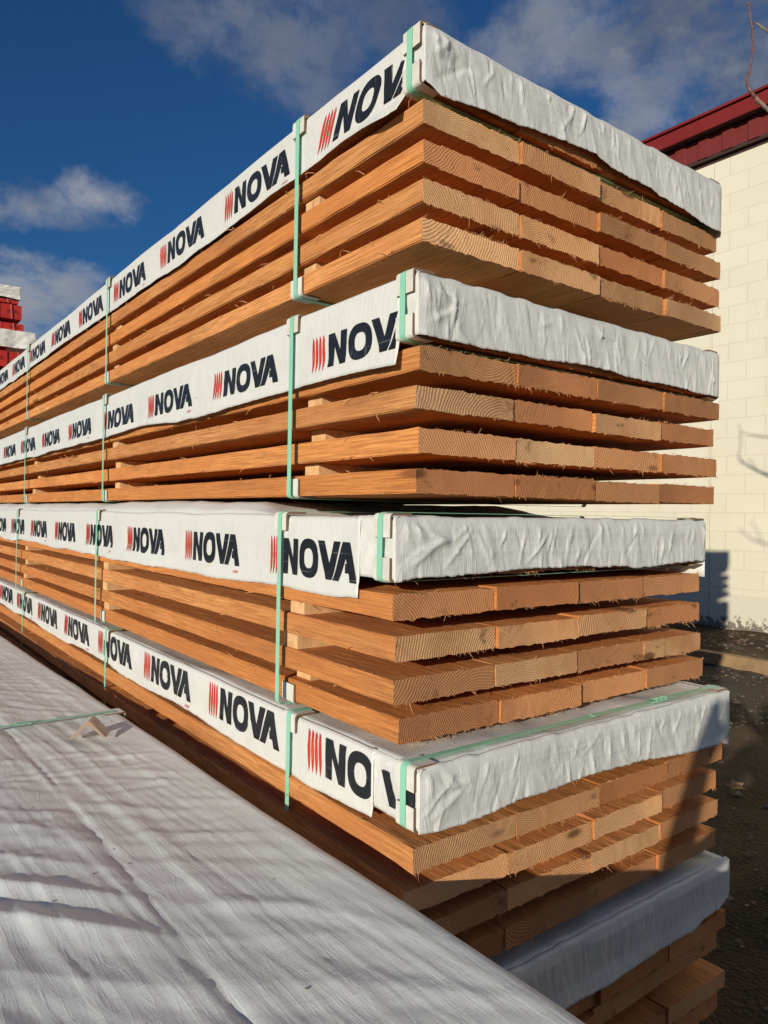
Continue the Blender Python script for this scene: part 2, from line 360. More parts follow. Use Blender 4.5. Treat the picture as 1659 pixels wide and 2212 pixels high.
# ------------------------------------------------------------------ logo template: u runs right, v up, letter height 1
def logo_template():
    P = []                                               # (material 0 ink / 1 red, polygon)
    for k in range(4):
        u = k*.185; s = .035*(1 if k % 2 else -1)*0
        l = [(u+.040, 1.06), (u+.008, .8), (u-.004, .5), (u+.006, .2), (u+.035, -.08)]
        r = [(u+.095, .10), (u+.122, .3), (u+.130, .5), (u+.122, .75), (u+.112, .93)]
        P.append((1, l+r))
    u = .86
    P.append((0, [(u, 0), (u+.02, 1), (u+.34, 1), (u+.62, .44), (u+.66, 1), (u+.95, 1), (u+.90, 0), (u+.62, 0), (u+.32, .60), (u+.30, 0)]))
    c = (2.42, .5); n = 28; ring = []                    # O as quads
    for i in range(n):
        a0 = 2*math.pi*i/n; a1 = 2*math.pi*(i+1)/n
        def pt(a, ru, rv):
            q = .82; cx = math.copysign(abs(math.cos(a))**q, math.cos(a)); sy = math.copysign(abs(math.sin(a))**q, math.sin(a)); return (c[0]+ru*cx, c[1]+rv*sy)
        P.append((0, [pt(a0, .255, .27), pt(a0, .54, .53), pt(a1, .54, .53), pt(a1, .255, .27)]))
    u = 2.94
    P.append((0, [(u, 1), (u+.34, 1), (u+.58, .42), (u+.80, 1), (u+1.13, 1), (u+.72, 0), (u+.42, 0)]))
    u = 3.72
    P.append((0, [(u, 0), (u+.47, 1), (u+.85, 1), (u+1.22, 0), (u+.88, 0), (u+.80, .22), (u+.62, .22), (u+.62, .46), (u+.70, .46), (u+.66, .60), (u+.33, 0)]))
    return P
LOGO = logo_template(); LOGO_W = 4.94
DIG = {'2': 'abged', '0': 'abcdef', '6': 'afedcg', '4': 'fgbc'}
SEG = {'a': (0, 1, 1, 1), 'b': (1, .5, 1, 1), 'c': (1, 0, 1, .5), 'd': (0, 0, 1, 0), 'e': (0, 0, 0, .5), 'f': (0, .5, 0, 1), 'g': (0, .5, 1, .5)}
def small_code():
    P = []; h = .12; w = .062
    P.append((1, [(-.16, 0), (-.12, .05), (-.12, .11), (-.10, .11), (-.10, .05), (-.06, 0), (-.08, 0), (-.11, .03), (-.14, 0)]))
    for i, ch in enumerate('202604'):
        for sg in DIG[ch]:
            a, b, c_, d = SEG[sg]; x0, x1 = sorted((a, c_)); y0, y1 = sorted((b, d)); e = .009
            P.append((1, [(i*.09+x0*w-e, y0*h-e), (i*.09+x1*w+e, y0*h-e), (i*.09+x1*w+e, y1*h+e), (i*.09+x0*w-e, y1*h+e)]))
    return P
CODE = small_code()
def cut_grid(bm, ax, lo, hi, st):
    v = math.ceil(lo/st)*st
    while v < hi:
        co = (v, 0, 0) if ax == 0 else (0, v, 0); no = (1, 0, 0) if ax == 0 else (0, 1, 0)
        bmesh.ops.bisect_plane(bm, geom=bm.verts[:]+bm.edges[:]+bm.faces[:], plane_co=co, plane_no=no); v += st
def flat_print(polys, H, u0, st):                        # -> verts (u,v) in metres, faces, mats
    bm = bmesh.new()
    for m, p in polys:
        vs = [bm.verts.new((u0+a*H, b*H, 0)) for a, b in p]; f = bm.faces.new(vs); f.material_index = m
    bmesh.ops.triangulate(bm, faces=[f for f in bm.faces if len(f.verts) > 4])
    xs = [v.co.x for v in bm.verts]; ys = [v.co.y for v in bm.verts]
    cut_grid(bm, 0, min(xs), max(xs), st); cut_grid(bm, 1, min(ys), max(ys), st)
    bm.verts.index_update()
    V = [(v.co.x, v.co.y) for v in bm.verts]; Fc = [tuple(v.index for v in f.verts) for f in bm.faces]; Mt = [f.material_index for f in bm.faces]
    bm.free(); return np.array(V), Fc, Mt
HL = .084
LG = flat_print(LOGO, HL, 0, .012); CD = flat_print(CODE, HL*.62, LOGO_W*HL-.034, .02)

# ------------------------------------------------------------------ guards and straps
def guard(parent, x, z, y, sx, sz, leg=.048, wd=.058, leg2=None, name='corner_guard'):
    """L of pressed board hugging an edge that runs along y; sx: -1 = faces -X; sz: 1 = over the top, -1 = under"""
    th = .005; leg2 = leg2 or leg; r = .010; out = []; inn = []
    for k in range(6):
        a = k/5*math.pi/2
        out.append((r-r*math.cos(a)-th*0, r-r*math.sin(a)))
    # local: p = inward from the face, q = away from the edge downwards
    prof_o = [(0, leg)] + [(r-r*math.cos(k/5*math.pi/2), r-r*math.sin(k/5*math.pi/2)) for k in range(6)] + [(leg2, 0)]
    ri = r-th
    prof_i = [(leg2, th)] + [(r-ri*math.sin(k/5*math.pi/2), r-ri*math.cos(k/5*math.pi/2)) for k in range(6)] + [(th, leg)]
    prof = prof_o+prof_i
    pts = [((x-th if sx < 0 else x+th) - sx*p, (z+th if sz > 0 else z-th) - sz*q) for p, q in prof]
    n = len(pts); mb = MB()
    vs = [(p, y-wd/2, q) for p, q in pts]+[(p, y+wd/2, q) for p, q in pts]
    mb.add(vs, [], 0)
    no = len(prof_o)
    for i in range(n):
        k = (i+1) % n; mb.f.append((i, k, n+k, n+i)); mb.m.append(0 if i < no-1 or (no <= i < n-1) else 1)
    for i in range(no-1):                                 # end faces as quads between outer and inner outline
        a, b2 = i, i+1; c, d = n-1-(i+1), n-1-i
        mb.f.append((a, b2, c, d)); mb.m.append(1); mb.f.append((n+a, n+d, n+c, n+b2)); mb.m.append(1)
    return mb.build(name, [M_guard, M_gedge], parent)
def strap(parent, pts, width_dir, wd=.0185, th=.0009, name='strap', seed=0):
    """closed or open band through pts; width along width_dir ('y' or a vector)"""
    w = Vector(width_dir)*wd/2; mb = MB(); P = [Vector(p) for p in pts]; n = len(P); vs = []
    for i, p in enumerate(P):
        t = (P[min(i+1, n-1)]-P[max(i-1, 0)]).normalized(); nn = t.cross(w).normalized()*th/2
        vs += [p-w-nn, p+w-nn, p+w+nn, p-w+nn]
    fs = []
    for i in range(n-1):
        for j in range(4): fs.append((i*4+j, i*4+(j+1) % 4, (i+1)*4+(j+1) % 4, (i+1)*4+j))
    fs += [(0, 1, 2, 3), ((n-1)*4+3, (n-1)*4+2, (n-1)*4+1, (n-1)*4)]
    mb.add(vs, fs); return mb.build(name, M_strap, parent)
def loop_pts(x0, x1, z0, z1, y, r=.012, sag=0, gap=.0):
    pts = []
    def arc(cx, cz, a0, a1):
        for k in range(7):
            a = a0+(a1-a0)*k/6; pts.append((cx+r*math.cos(a), y, cz+r*math.sin(a)))
    # start mid top, run to the -X side, down, under, up
    pts.append(((x0+x1)/2, y, z1+sag))
    arc(x0+r, z1-r, math.pi/2, math.pi); arc(x0+r, z0+r, math.pi, 1.5*math.pi)
    arc(x1-r, z0+r, -math.pi/2, 0); arc(x1-r, z1-r, 0, math.pi/2)
    pts.append(((x0+x1)/2-.001, y, z1+sag+.001)); return pts

# ------------------------------------------------------------------ a pack of lumber
WD = 1.22; BL = 6.1
def build_pack(label, X0, Y0, ztop, zbun, layers, ycut, logo0, pitch, zflap, endbot, seed, tones, group, wrinkle=1.0, straps=(1.69, 3.37, 5.1, 6.8), nlogo=9, frag=False, lh=.084, lw=.415, strap_in=.036, hb=BL, stick_dy=-.055, bulge=.0, crown=0.0, flare=0.0):
    rnd = random.Random(seed); nrs = np.random.RandomState(seed)
    root = empty('lumber_pack', (X0, Y0, layers[-1][3])); tag(root, label, 'lumber pack', group)
    inv = Vector((X0, Y0, layers[-1][3]))
    X1 = X0+WD; Y1 = Y0+hb
    def loc(o): o.location = Vector(o.location)-inv; return o
    # boards: layers below the wrap, plus the ones inside it
    bw = WD/4
    alll = [(X0+.004, Y0+.014, zbun+.053, zbun+.003)]+list(layers)
    for li, (lx, ly, zt, zb) in enumerate(alll):
        for c in range(4):
            jig = nrs.uniform(-.008, .008) if c else 0
            tz = nrs.uniform(-.0025, .0025) if c else 0
            tn = tones[(li-1) % len(tones)][c] if li else .2
            nb, ntp = rnd.choice(((20, 4), (50, 6), (6, 18), (80, 10), (4, 60), (24, 24), (5, 3), (12, 6)))
            if li == 0: nb, ntp = 25, 2
            loc(make_board(lx+c*bw+.0015+(rnd.uniform(-.0015, .0015) if c else 0), ly+jig, zb+tz, bw-.003, zt-zb, hb, root, seed*100+li*7+c, tn, nb, ntp, edge=(c == 0)))
    # sticks between layers, just beside each strap
    for ys in straps:
        if ys > Y1-.1: continue
        for li in range(len(alll)-1):
            za = alll[li][3]; zb = alll[li+1][2]
            if za-zb < .008: continue
            mb = MB(); o_ = rnd.uniform(.004, .055); yy = ys+stick_dy+rnd.uniform(-.012, .012); h = .003
            mb.prism([(yy, zb+.0008), (yy+.07, zb+.0008), (yy+.07, za-.0008), (yy, za-.0008)], 'x', X0+o_+.01, X1-.01)
            s = mb.build('stick', M_stick, root); s.location = -inv
    # ---- wrap
    T = .004                                              # wrap stands this far off the wood
    xs0, xs1, ye0, zt = X0-T, X1+T, Y0-T, ztop
    def side_disp(y, z):
        y = np.asarray(y, float); z = np.asarray(z, float)
        hang = np.clip((zbun-z)/.06, 0, 1.3)
        v = fbm(y*5, z*9, seed, 3)*.0045+vn(y*22+z*6, z*9, seed+2)*.0018
        cr = np.abs(vn(y*7+z*13, z*4+y*1.1, seed+4)); v = v+np.clip(.035-cr, 0, 1)*.035
        v = v+hang*(.004+.022*np.clip(vn(y*2.1, seed*.7+y*0, seed+6)+.25, 0, 1)+bulge+flare*.020*np.clip((1.62-y)/.12, 0, 1))
        for ys in straps: v = v*(1-.75*np.exp(-((y-ys)/.05)**2))
        v = v*np.where(z > zbun, np.clip((y-ycut)/.08, .05, 1), 1)
        return v+.001
    def zb_side(y):
        y = np.asarray(y, float)
        w = zflap+fbm(y*1.7, y*0+seed, seed+8, 2)*.022+vn(y*9, y*0, seed+9)*.006+vn(y*60, y*0, seed+10)*.0015+flare*.004*np.clip((1.60-y)/.1, 0, 1)-flare*.018*np.clip((1.42-y)/.16, 0, 1)
        return w
    def side_pt(y, v):                                    # v: 0 at the top edge .. 1 at the hem
        z = zt-.012-v*(zt-.012-zb_side(y)); return z
    mb = MB()
    ysd = np.concatenate([np.arange(ycut, min(ycut+2.0, Y1), .010), np.arange(ycut+2.0, Y1, .03)])
    edge_n = 5; vsn = np.linspace(0, 1, 20)
    rows = []
    top_w = lambda y: fbm(np.asarray(y)*3.1, np.zeros_like(y)+seed, seed+12, 3)*.006-.002
    rr = .012
    for k in range(edge_n):
        a = k/edge_n*math.pi/2
        rows.append(np.stack([xs0+rr-rr*math.sin(a)+0*ysd, ysd, zt-rr+rr*math.cos(a)+top_w(ysd)], 1))
    for v in vsn:
        z = side_pt(ysd, v); fade = min(1, v*6+.1)
        rows.append(np.stack([xs0-side_disp(ysd, z)*fade, ysd, z+top_w(ysd)*(1-v)], 1))
    mb.grid(np.array(rows), 0, flip=False)
    # corner part: folded wrap between the flap's cut and the end face
    yc = np.linspace(Y0-T, ycut+.02, 24); rows = []
    for k in range(edge_n):
        a = k/edge_n*math.pi/2; rows.append(np.stack([xs0+.002+rr-rr*math.sin(a)+0*yc, yc, zt-rr+rr*math.cos(a)-.001+0*yc], 1))
    for v in np.linspace(0, 1, 16):
        z = zt-rr-v*(zt-rr-zbun)+0*yc
        d = fbm(yc*24+z*10, z*30, seed+20, 3)*.006*np.clip((yc-Y0+T)/.02, 0, 1)
        rows.append(np.stack([xs0+.002-d, yc, z], 1))
    mb.grid(np.array(rows), 0)
    # end face: wrinkled sheet with a hanging hem
    ex = np.arange(xs0, xs1+.003, .004); ex[-1] = xs1
    def zbe(x):
        u = (x-X0)/WD; return np.interp(u, [p[0] for p in endbot], [p[1] for p in endbot])+vn(x*11, x*0, seed+30)*.006+vn(x*90, x*0, seed+31)*.003
    creases = []
    for zl in (.33, .62):
        creases.append((X0+WD/2, zt-(zt-zbun)*zl, 1.0, .012*(1 if zl < .5 else -1), WD*.7, .0016, .002))
    for k in range(int(64)):
        cx = nrs.uniform(X0, X1); cz = nrs.uniform(zbun, zt); an = nrs.normal(0, .28) if nrs.rand() < .8 else nrs.uniform(-1.4, 1.4)
        creases.append((cx, cz, math.sin(an), math.cos(an), nrs.uniform(.015, .07), nrs.uniform(.0018, .0055)*nrs.choice((1, 1, -.7)), nrs.uniform(.002, .005)))
    for k in range(7):                                    # folds that fan out of the near corner
        a = 1.0+k*.35+nrs.uniform(-.1, .1); creases.append((X0+.02+.07*math.sin(a), zt-.055+.05*math.cos(a)*-1, math.sin(a), math.cos(a), .07, .006*nrs.choice((1, -.8)), .008))
    def e_disp(x, z):
        d = .004+fbm(x*9+z*3, z*5, seed+33, 3)*.0042*wrinkle + vn(x*45+z*14, z*9, seed+34)*.0022*wrinkle + vn(x*100+z*20, z*16, seed+38)*.0010 + vn(x*16, z*26, seed+35)*.002
        d = d-np.abs(vn(x*13+z*5, z*4, seed+36))*.004*wrinkle
        for cx, cz, sx_, cz_, L, A, wd in creases:
            p = (x-cx)*sx_+(z-cz)*cz_; q = (x-cx)*cz_-(z-cz)*sx_
            d = d+A*wrinkle*np.exp(-np.abs(q)/wd)*np.clip(1-(p/L)**2, 0, 1)
        hang = np.clip((zbun-z)/.05, 0, 1)
        d = d+hang*(.004+.02*np.clip(vn(x*5, x*0, seed+37)+.2, 0, 1))
        eu = np.minimum(x-xs0, xs1-x); return .001+np.maximum(d, -.004)*np.clip(eu/.02, 0, 1)
    rows = []
    tw = vn(ex*22, ex*0, seed+40)*.006*np.clip((ex-xs0)/.05, 0, 1)
    for k in range(edge_n):
        a = k/edge_n*math.pi/2; rows.append(np.stack([ex, ye0+rr-rr*math.sin(a), zt-rr+rr*math.cos(a)+tw], 1) if False else np.stack([ex, ye0+rr-rr*math.sin(a)+0*ex, zt-rr+rr*math.cos(a)+tw], 1))
    bz = zbe(ex)
    for v in np.linspace(0, 1, 26):
        z = zt-rr-v*(zt-rr-bz); d = e_disp(ex, z)*min(1, v*7+.1)
        rows.append(np.stack([ex, ye0-d, z+tw*(1-v)], 1))
    mb.grid(np.array(rows), 1, flip=True)
    # top sheet
    gx = np.linspace(xs0+rr, xs1-rr, 60); gy = np.concatenate([np.arange(ye0+rr, ye0+1.2, .02), np.arange(ye0+1.2, Y1, .08)])
    GX, GY = np.meshgrid(gx, gy); e = np.minimum.reduce([(GX-gx[0])/.05, (gx[-1]-GX)/.05, (GY-gy[0])/.05+0, np.ones_like(GX)]); e = np.clip(e, 0, 1)
    GZ = zt-.0005+np.clip(e*1.0, 0, 1)*crown*np.clip((GY-Y0-.5)/.25, 0, 1)+e*(fbm(GX*6+GY, GY*5, seed+50, 3)*.012-.004)
    GZ = GZ+(1-np.clip((GY-gy[0])/.05, 0, 1))*np.interp(GX, ex, tw)+(1-np.clip((GX-gx[0])/.05, 0, 1))*np.where(GY > ycut, top_w(GY.ravel()).reshape(GY.shape), 0)
    mb.grid(np.stack([GX, GY, GZ], 2), 1)
    # far side and back, plain hanging sheets
    fy = np.linspace(ye0, Y1, 60); rows = [np.stack([xs1-.0*fy, fy, z+vn(fy*6, fy*0, seed+60)*.004], 1) for z in np.linspace(zt-.002, zbun-.04, 8)]
    mb.grid(np.array(rows), 0, flip=True)
    fx = np.linspace(xs0, xs1, 30); rows = [np.stack([fx, Y1+.006+0*fx, z+0*fx], 1) for z in np.linspace(zt-.002, zflap, 6)]
    mb.grid(np.array(rows), 0)
    wr = mb.build('wrap', [M_wrap, M_wrape], root, sm=True); wr.location = -inv
    sol = wr.modifiers.new('thick', 'SOLIDIFY'); sol.thickness = .0008; sol.offset = -1
    wr.data.materials.append(M_back)
    # printed logos on the hanging side sheet
    for k in range(nlogo):
        yr = logo0+k*pitch
        for (V, Fc, Mt), nm in ((LG, 'logo'), (CD, 'print_code')):
            if nm == 'print_code' and (k % 2) == (0 if seed % 2 else 1): continue
            su_ = lw/(LOGO_W*HL); sv_ = lh/HL
            V = V*np.array([su_, sv_])
            yy = yr+lw-V[:, 0]
            if flare and k == 0: yy = yy-(V[:, 1]-lh*.5)*.45
            z0 = zflap+(.036 if nm == 'logo' else .016)
            zz = z0+V[:, 1]+.0*yy
            sh = .012*np.sin(yy*7+seed)*0
            keep = [i for i, f in enumerate(Fc) if min(yy[j] for j in f) > ycut+.002 and max(yy[j] for j in f) < Y1-.02]
            if not keep: continue
            fade = 1.0
            dd = side_disp(yy, zz)
            us = sorted({j for i in keep for j in Fc[i]}); mp = {j: a for a, j in enumerate(us)}
            vs = [(xs0-dd[j]-.0016, yy[j], zz[j]) for j in us]
            o = mesh_obj(nm, vs, [tuple(mp[j] for j in Fc[i]) for i in keep], [M_ink, M_red], wr, [Mt[i] for i in keep], True)
    if frag:                                              # folded-over print showing between the guards
        y0_, zc_ = Y0+.004, zt-.052-(zt-zbun-.1)*.5
        fp = [[(.112, .034), (.088, .034), (.060, -.036), (.082, -.036)], [(.030, .034), (0, .034), (0, -.034), (.020, -.036)]]
        fm_ = MB()
        for q in fp: fm_.add([(xs0-.0052, y0_+a, zc_+b_) for a, b_ in q], [tuple(range(len(q)))])
        fo = fm_.build('logo', [M_ink], wr)
    # strap and guards at the near corner, round the wrapped bundle only
    yk = Y0+strap_in
    for sz, zz in ((1, zt), (-1, zbun)):
        g = guard(root, xs0-.002, zz, yk-.004, -1, sz, .052, .058, .06); g.location = -inv
        g = guard(root, xs1+.002, zz, yk-.004, 1, sz, .052, .058, .06); g.location = -inv
    s = strap(root, loop_pts(xs0-.009, xs1+.009, zbun-.007, zt+.007, yk, .016), (0, 1, 0)); s.location = -inv
    # full straps round the whole pack
    zlow = layers[-1][3]
    for ys in straps:
        if ys > Y1-.05: continue
        g = guard(root, xs0-.006, zt+.0, ys, -1, 1, .048, .06, .06); g.location = -inv
        xl = layers[-1][0]
        g = guard(root, xl-.001, zlow, ys, -1, -1, .05, .06, .06); g.location = -inv
        pts = loop_pts(xs0-.013, xs1+.009, zlow-.007, zt+.007, ys, .014)
        s = strap(root, pts, (0, 1, 0)); s.location = -inv
    return root

# ------------------------------------------------------------------ the setting: ground
def gz(x, y):
    x = np.asarray(x, float)
    return np.interp(x, [-60, 2.3, 6.55, 6.6, 7.8, 60], [-1.63, -1.63, -1.36, -1.26, -1.17, -1.17])
def groundmat():
    m, t, b = mat('dark_soil'); tcd = nd(t, 'ShaderNodeTexCoord').outputs['Object']
    a = noise(t, tcd, 2.2, 5, .6); g = noise(t, tcd, 60, 4, .65); s = nd(t, 'ShaderNodeTexVoronoi', {'Vector': tcd, 'Scale': 55.0}).outputs['Distance']
    c = mixc(t, smooth(t, a, .35, .65), (.050, .034, .021), (.115, .080, .048))
    c = mixc(t, mth(t, 'MULTIPLY', smooth(t, g, .55, .75), .6), c, (.16, .12, .08))
    x = nd(t, 'ShaderNodeSeparateXYZ', {0: tcd}).outputs[0]
    x2 = mth(t, 'ADD', x, mth(t, 'MULTIPLY', mth(t, 'SUBTRACT', a, .5), .9))
    st = mth(t, 'MULTIPLY', smooth(t, x2, 5.3, 5.6), mth(t, 'SUBTRACT', 1.0, smooth(t, x2, 6.55, 6.7)))
    c = mixc(t, mth(t, 'MULTIPLY', st, .6), c, (.075, .072, .062))
    setb(t, b, Base_Color=c, Roughness=.9); b.inputs['Specular IOR Level'].default_value = .2
    bump(t, b, mth(t, 'ADD', mth(t, 'MULTIPLY', g, 1.0), s), .02, .8); return m
xs = np.array([-400, -60, -20, -5]+list(np.arange(-2, 2.3, .4))+list(np.arange(2.3, 6.5, .06))+[6.5, 6.54, 6.6, 6.65]+list(np.arange(6.7, 7.9, .06))+[8, 20, 60, 400])
ysg = np.array([-400, -60, -10, -3]+list(np.arange(-1, 7.5, .07))+[8, 12, 20, 60, 400])
GX, GY = np.meshgrid(xs, ysg); GZ = gz(GX, GY)+np.where((GX > 2) & (GX < 8), fbm(GX*3, GY*3, 3, 4)*.035, 0)
mb = MB(); mb.grid(np.stack([GX, GY, GZ], 2)); g = mb.build('ground', groundmat(), sm=True); tag(g, kind='structure')

# gravel and litter between the stack and the wall
mb = MB(); st = np.random.RandomState(4)
for k in range(5200):
    x = st.uniform(2.3, 7.65) if k % 2 else st.uniform(5.2, 7.65); y = st.uniform(.3, 6.0)
    if 6.52 < x < 6.66: continue
    s = st.exponential(.007)+.006; s = min(s, .034)
    z = float(gz(x, y))+s*.2; vs = []
    for a in range(5):
        an = a*1.2566+st.uniform(-.3, .3); vs.append((x+s*math.cos(an)*st.uniform(.7, 1.1), y+s*math.sin(an)*st.uniform(.7, 1.1), z))
    vs.append((x+st.uniform(-.2, .2)*s, y+st.uniform(-.2, .2)*s, z+s*st.uniform(.4, .9)))
    mb.add(vs, [(i, (i+1) % 5, 5) for i in range(5)], k % 3)
gr = mb.build('gravel', [plain('stone_brown', (.15, .11, .075), .85), plain('stone_grey', (.17, .155, .13), .85), plain('stone_dark', (.10, .08, .06), .85)], sm=True)
tag(gr, 'small brown and grey stones scattered over the dark soil by the wall', 'gravel', kind='stuff')
M_leaf = [plain('dry_leaf_%s' % n, c, .8) for n, c in (('brown', (.20, .11, .055)), ('tan', (.26, .17, .10)), ('rust', (.26, .10, .045)))]
mb = MB()
def leaf(mb, x, y, z, s, an, m, cup=.3):
    pts = []
    for k in range(14):
        a = 2*math.pi*k/14; r = s*(1.0 if k % 2 == 0 else .55)*(1-.35*(k in (6, 8)))
        pts.append((x+r*math.cos(a+an), y+r*math.sin(a+an)*.85, z+.004+cup*s*abs(math.cos(a))))
    pts.append((x, y, z+.006)); mb.add(pts, [(i, (i+1) % 14, 14) for i in range(14)], m)
for k in range(420):
    x = st.uniform(2.4, 7.6); y = st.uniform(.3, 6.0); leaf(mb, x, y, float(gz(x, y)), st.uniform(.008, .024), st.uniform(0, 6), k % 3, st.uniform(.1, .7))
lt = mb.build('leaf_litter', M_leaf); tag(lt, 'small dry brown leaves lying about on the soil', 'leaves', kind='stuff')
mb = MB(); leaf(mb, 0, 0, 0, .075, .7, 0, .45); lf = mb.build('maple_leaf', M_leaf[1]); lf.location = (4.05, 2.06, float(gz(4.05, 2))+.01)
tag(lf, 'large curled tan leaf on the dark soil just right of the stack', 'leaf')

# timber edging of the bed along the wall
mb = MB(); b2 = [(6.55, -1.40), (6.66, -1.40), (6.66, -1.245), (6.652, -1.238), (6.558, -1.238), (6.55, -1.245)]
mb.prism(b2, 'y', -2, 9.5); te = mb.build('timber_edging', plain('weathered_timber', (.34, .22, .11), .85, 40, .004, var=(.22, .15, .08), vs=6))
tag(te, 'weathered timber edging board on the ground in front of the cream wall', 'edging')

# ------------------------------------------------------------------ block building with red roof edge
B = empty('building', (7.7, 4, -1.2)); tag(B, 'cream painted block building with dark red metal roof edge', 'building')
BI = -Vector((7.7, 4, -1.2))
def blockmat():
    m, t, b = mat('cream_block'); tcd = nd(t, 'ShaderNodeTexCoord').outputs['Object']
    sp = nd(t, 'ShaderNodeSeparateXYZ', {0: tcd})
    uv = nd(t, 'ShaderNodeCombineXYZ', {0: sp.outputs[1], 1: mth(t, 'SUBTRACT', sp.outputs[2], 3.936), 2: 0.0}).outputs[0]
    br = nd(t, 'ShaderNodeTexBrick', {'Vector': uv, 'Color1': (1, 1, 1, 1), 'Color2': (.955, .955, .95, 1), 'Mortar': (.93, .92, .90, 1), 'Scale': 1.0, 'Mortar Size': .0045, 'Mortar Smooth': .35, 'Bias': 0.0, 'Brick Width': .406, 'Row Height': .203})
    br.offset = .5
    brc = br.outputs['Color']; fac = br.outputs['Fac']
    n = noise(t, tcd, 1.6, 5, .6); n2 = noise(t, tcd, 90, 4, .6)
    low = mth(t, 'SUBTRACT', 1.0, smooth(t, sp.outputs[2], -.80, -.79))      # smooth rendered plinth
    c = mixc(t, smooth(t, n, .3, .7), (.735, .71, .57), (.705, .68, .54))
    c = mixc(t, .7, c, brc, 'MULTIPLY')
    stn = noise(t, mapping(t, tcd, (1, 2.2, .5)), 1.5, 5, .6); c = mixc(t, mth(t, 'MULTIPLY', smooth(t, stn, .5, .75), .22), c, (.55, .50, .36))
    c = mixc(t, low, c, (.63, .61, .50))
    fm = mth(t, 'MULTIPLY', fac, mth(t, 'SUBTRACT', 1.0, low))
    c = mixc(t, mth(t, 'MULTIPLY', fm, .05), c, (.45, .40, .28))
    dz = mth(t, 'SUBTRACT', 1.0, smooth(t, sp.outputs[2], -1.18, -.93)); d = noise(t, tcd, 22, 5, .7)
    c = mixc(t, mth(t, 'MULTIPLY', smooth(t, mth(t, 'ADD', d, mth(t, 'MULTIPLY', dz, .30)), .66, .76), .85), c, (.10, .08, .06))
    setb(t, b, Base_Color=c, Roughness=.75)
    h = mth(t, 'ADD', mth(t, 'MULTIPLY', fm, -1.0), mth(t, 'MULTIPLY', n2, .25)); bump(t, b, h, .0032, .7); return m
WY0, WY1 = -6.0, 16.0
mb = MB()                                                # panels with a control joint between them
for y0, y1 in ((WY0, 1.0), (1.006, 4.235), (4.241, 7.4), (7.406, WY1)): mb.box(7.7, 7.9, y0, y1, -1.9, 3.936)
wl = mb.build('wall', blockmat(), B); wl.location = BI
mb = MB(); mb.box(7.712, 7.88, WY0, WY1, -1.9, 3.93); o = mb.build('joint_backing', plain('joint_tan', (.40, .34, .24), .9), B); o.location = BI  # tan backing showing through the control joints
mb = MB(); mb.box(7.68, 7.9, WY0, WY1, 3.99, 4.035); mb.box(7.73, 7.9, WY0, WY1, 3.936, 3.99); o = mb.build('base_flashing', plain('dark_flashing', (.045, .018, .014), .6), B); o.location = BI
M_redm = plain('red_metal', (.20, .018, .014), .38, 3, .002, var=(.17, .015, .012), vs=2)
M_reds = plain('red_siding', (.17, .026, .022), .42)
mb = MB(); P = []; y = WY0                               # ribbed siding
while y < WY1:
    P += [(7.665, y), (7.665, y+.055), (7.69, y+.075), (7.69, y+.13), (7.684, y+.135), (7.684, y+.145), (7.69, y+.15), (7.69, y+.205), (7.665, y+.225)]; y += .28
P = np.array(P); mb.grid(np.stack([np.column_stack([P[:, 0], P[:, 1], 0*P[:, 0]+z]) for z in (4.025, 4.38)]), 0)
o = mb.build('ribbed_siding', M_reds, B); o.location = BI
mb = MB()
mb.prism([(7.54, 4.258), (7.552, 4.258), (7.552, 4.405), (7.54, 4.405)], 'y', WY0, WY1)
o = mb.build('fascia', M_redm, B); o.location = BI
mb = MB(); mb.prism([(7.555, 4.264), (7.69, 4.264), (7.69, 4.272), (7.555, 4.272)], 'y', WY0, WY1); mb.box(7.72, 7.9, WY0, WY1, 3.99, 4.40); o = mb.build('soffit', M_back, B); o.location = BI  # black soffit: the shade under the eave is put into its colour
mb = MB(); mb.prism([(7.515, 4.418), (7.60, 4.423), (12, 5.20), (12, 5.24), (7.60, 4.454), (7.515, 4.446)], 'y', WY0, WY1); mb.box(7.56, 7.6, WY0, WY1, 4.39, 4.420, 1)  # black strip paints the shade in the gap above the fascia
o = mb.build('roof', [M_redm, M_back], B); o.location = BI

# ------------------------------------------------------------------ the tall stack of lumber packs
GP = 'wrapped lumber packs in the tall stack'
build_pack('topmost lumber pack of the tall stack, its white wrap hem lifted off the boards', 1.0, 1.205, 1.064, .934,
    [(1.000, 1.207, .902, .849), (.998, 1.203, .812, .760), (.995, 1.199, .725, .672), (.992, 1.195, .639, .588)],
    1.262, 1.185, .586, .905, [(0, .934), (.03, .914), (.073, .92), (.143, .929), (.22, .936), (.35, .948), (.47, .952), (.52, .944), (.75, .932), (.8, .919), (.95, .903), (1, .905)],
    11, [[.95, .75, .6, .5], [.15, .35, .45, .4], [.95, .75, .15, .3], [.8, .85, .6, .8]], GP, straps=(1.715, 3.43, 5.15, 6.8), flare=1.1, lh=.080, lw=.425)
build_pack('second lumber pack from the top, its whole logo row hanging over even orange board edges', .985, 1.197, .524, .384,
    [(.995, 1.20, .366, .313), (.984, 1.198, .279, .228), (.996, 1.20, .189, .134), (.984, 1.192, .0999, .047)],
    1.252, 1.18, .612, .330, [(0, .382), (.16, .382), (.3, .386), (.46, .396), (.53, .391), (.7, .388), (.97, .383), (1, .383)],
    22, [[.35, .1, .2, .25], [.85, .2, .6, .2], [.3, .95, .45, .35], [.1, .1, .4, .1]], GP, straps=(1.705, 3.4, 5.1, 6.8), lh=.081, lw=.432)
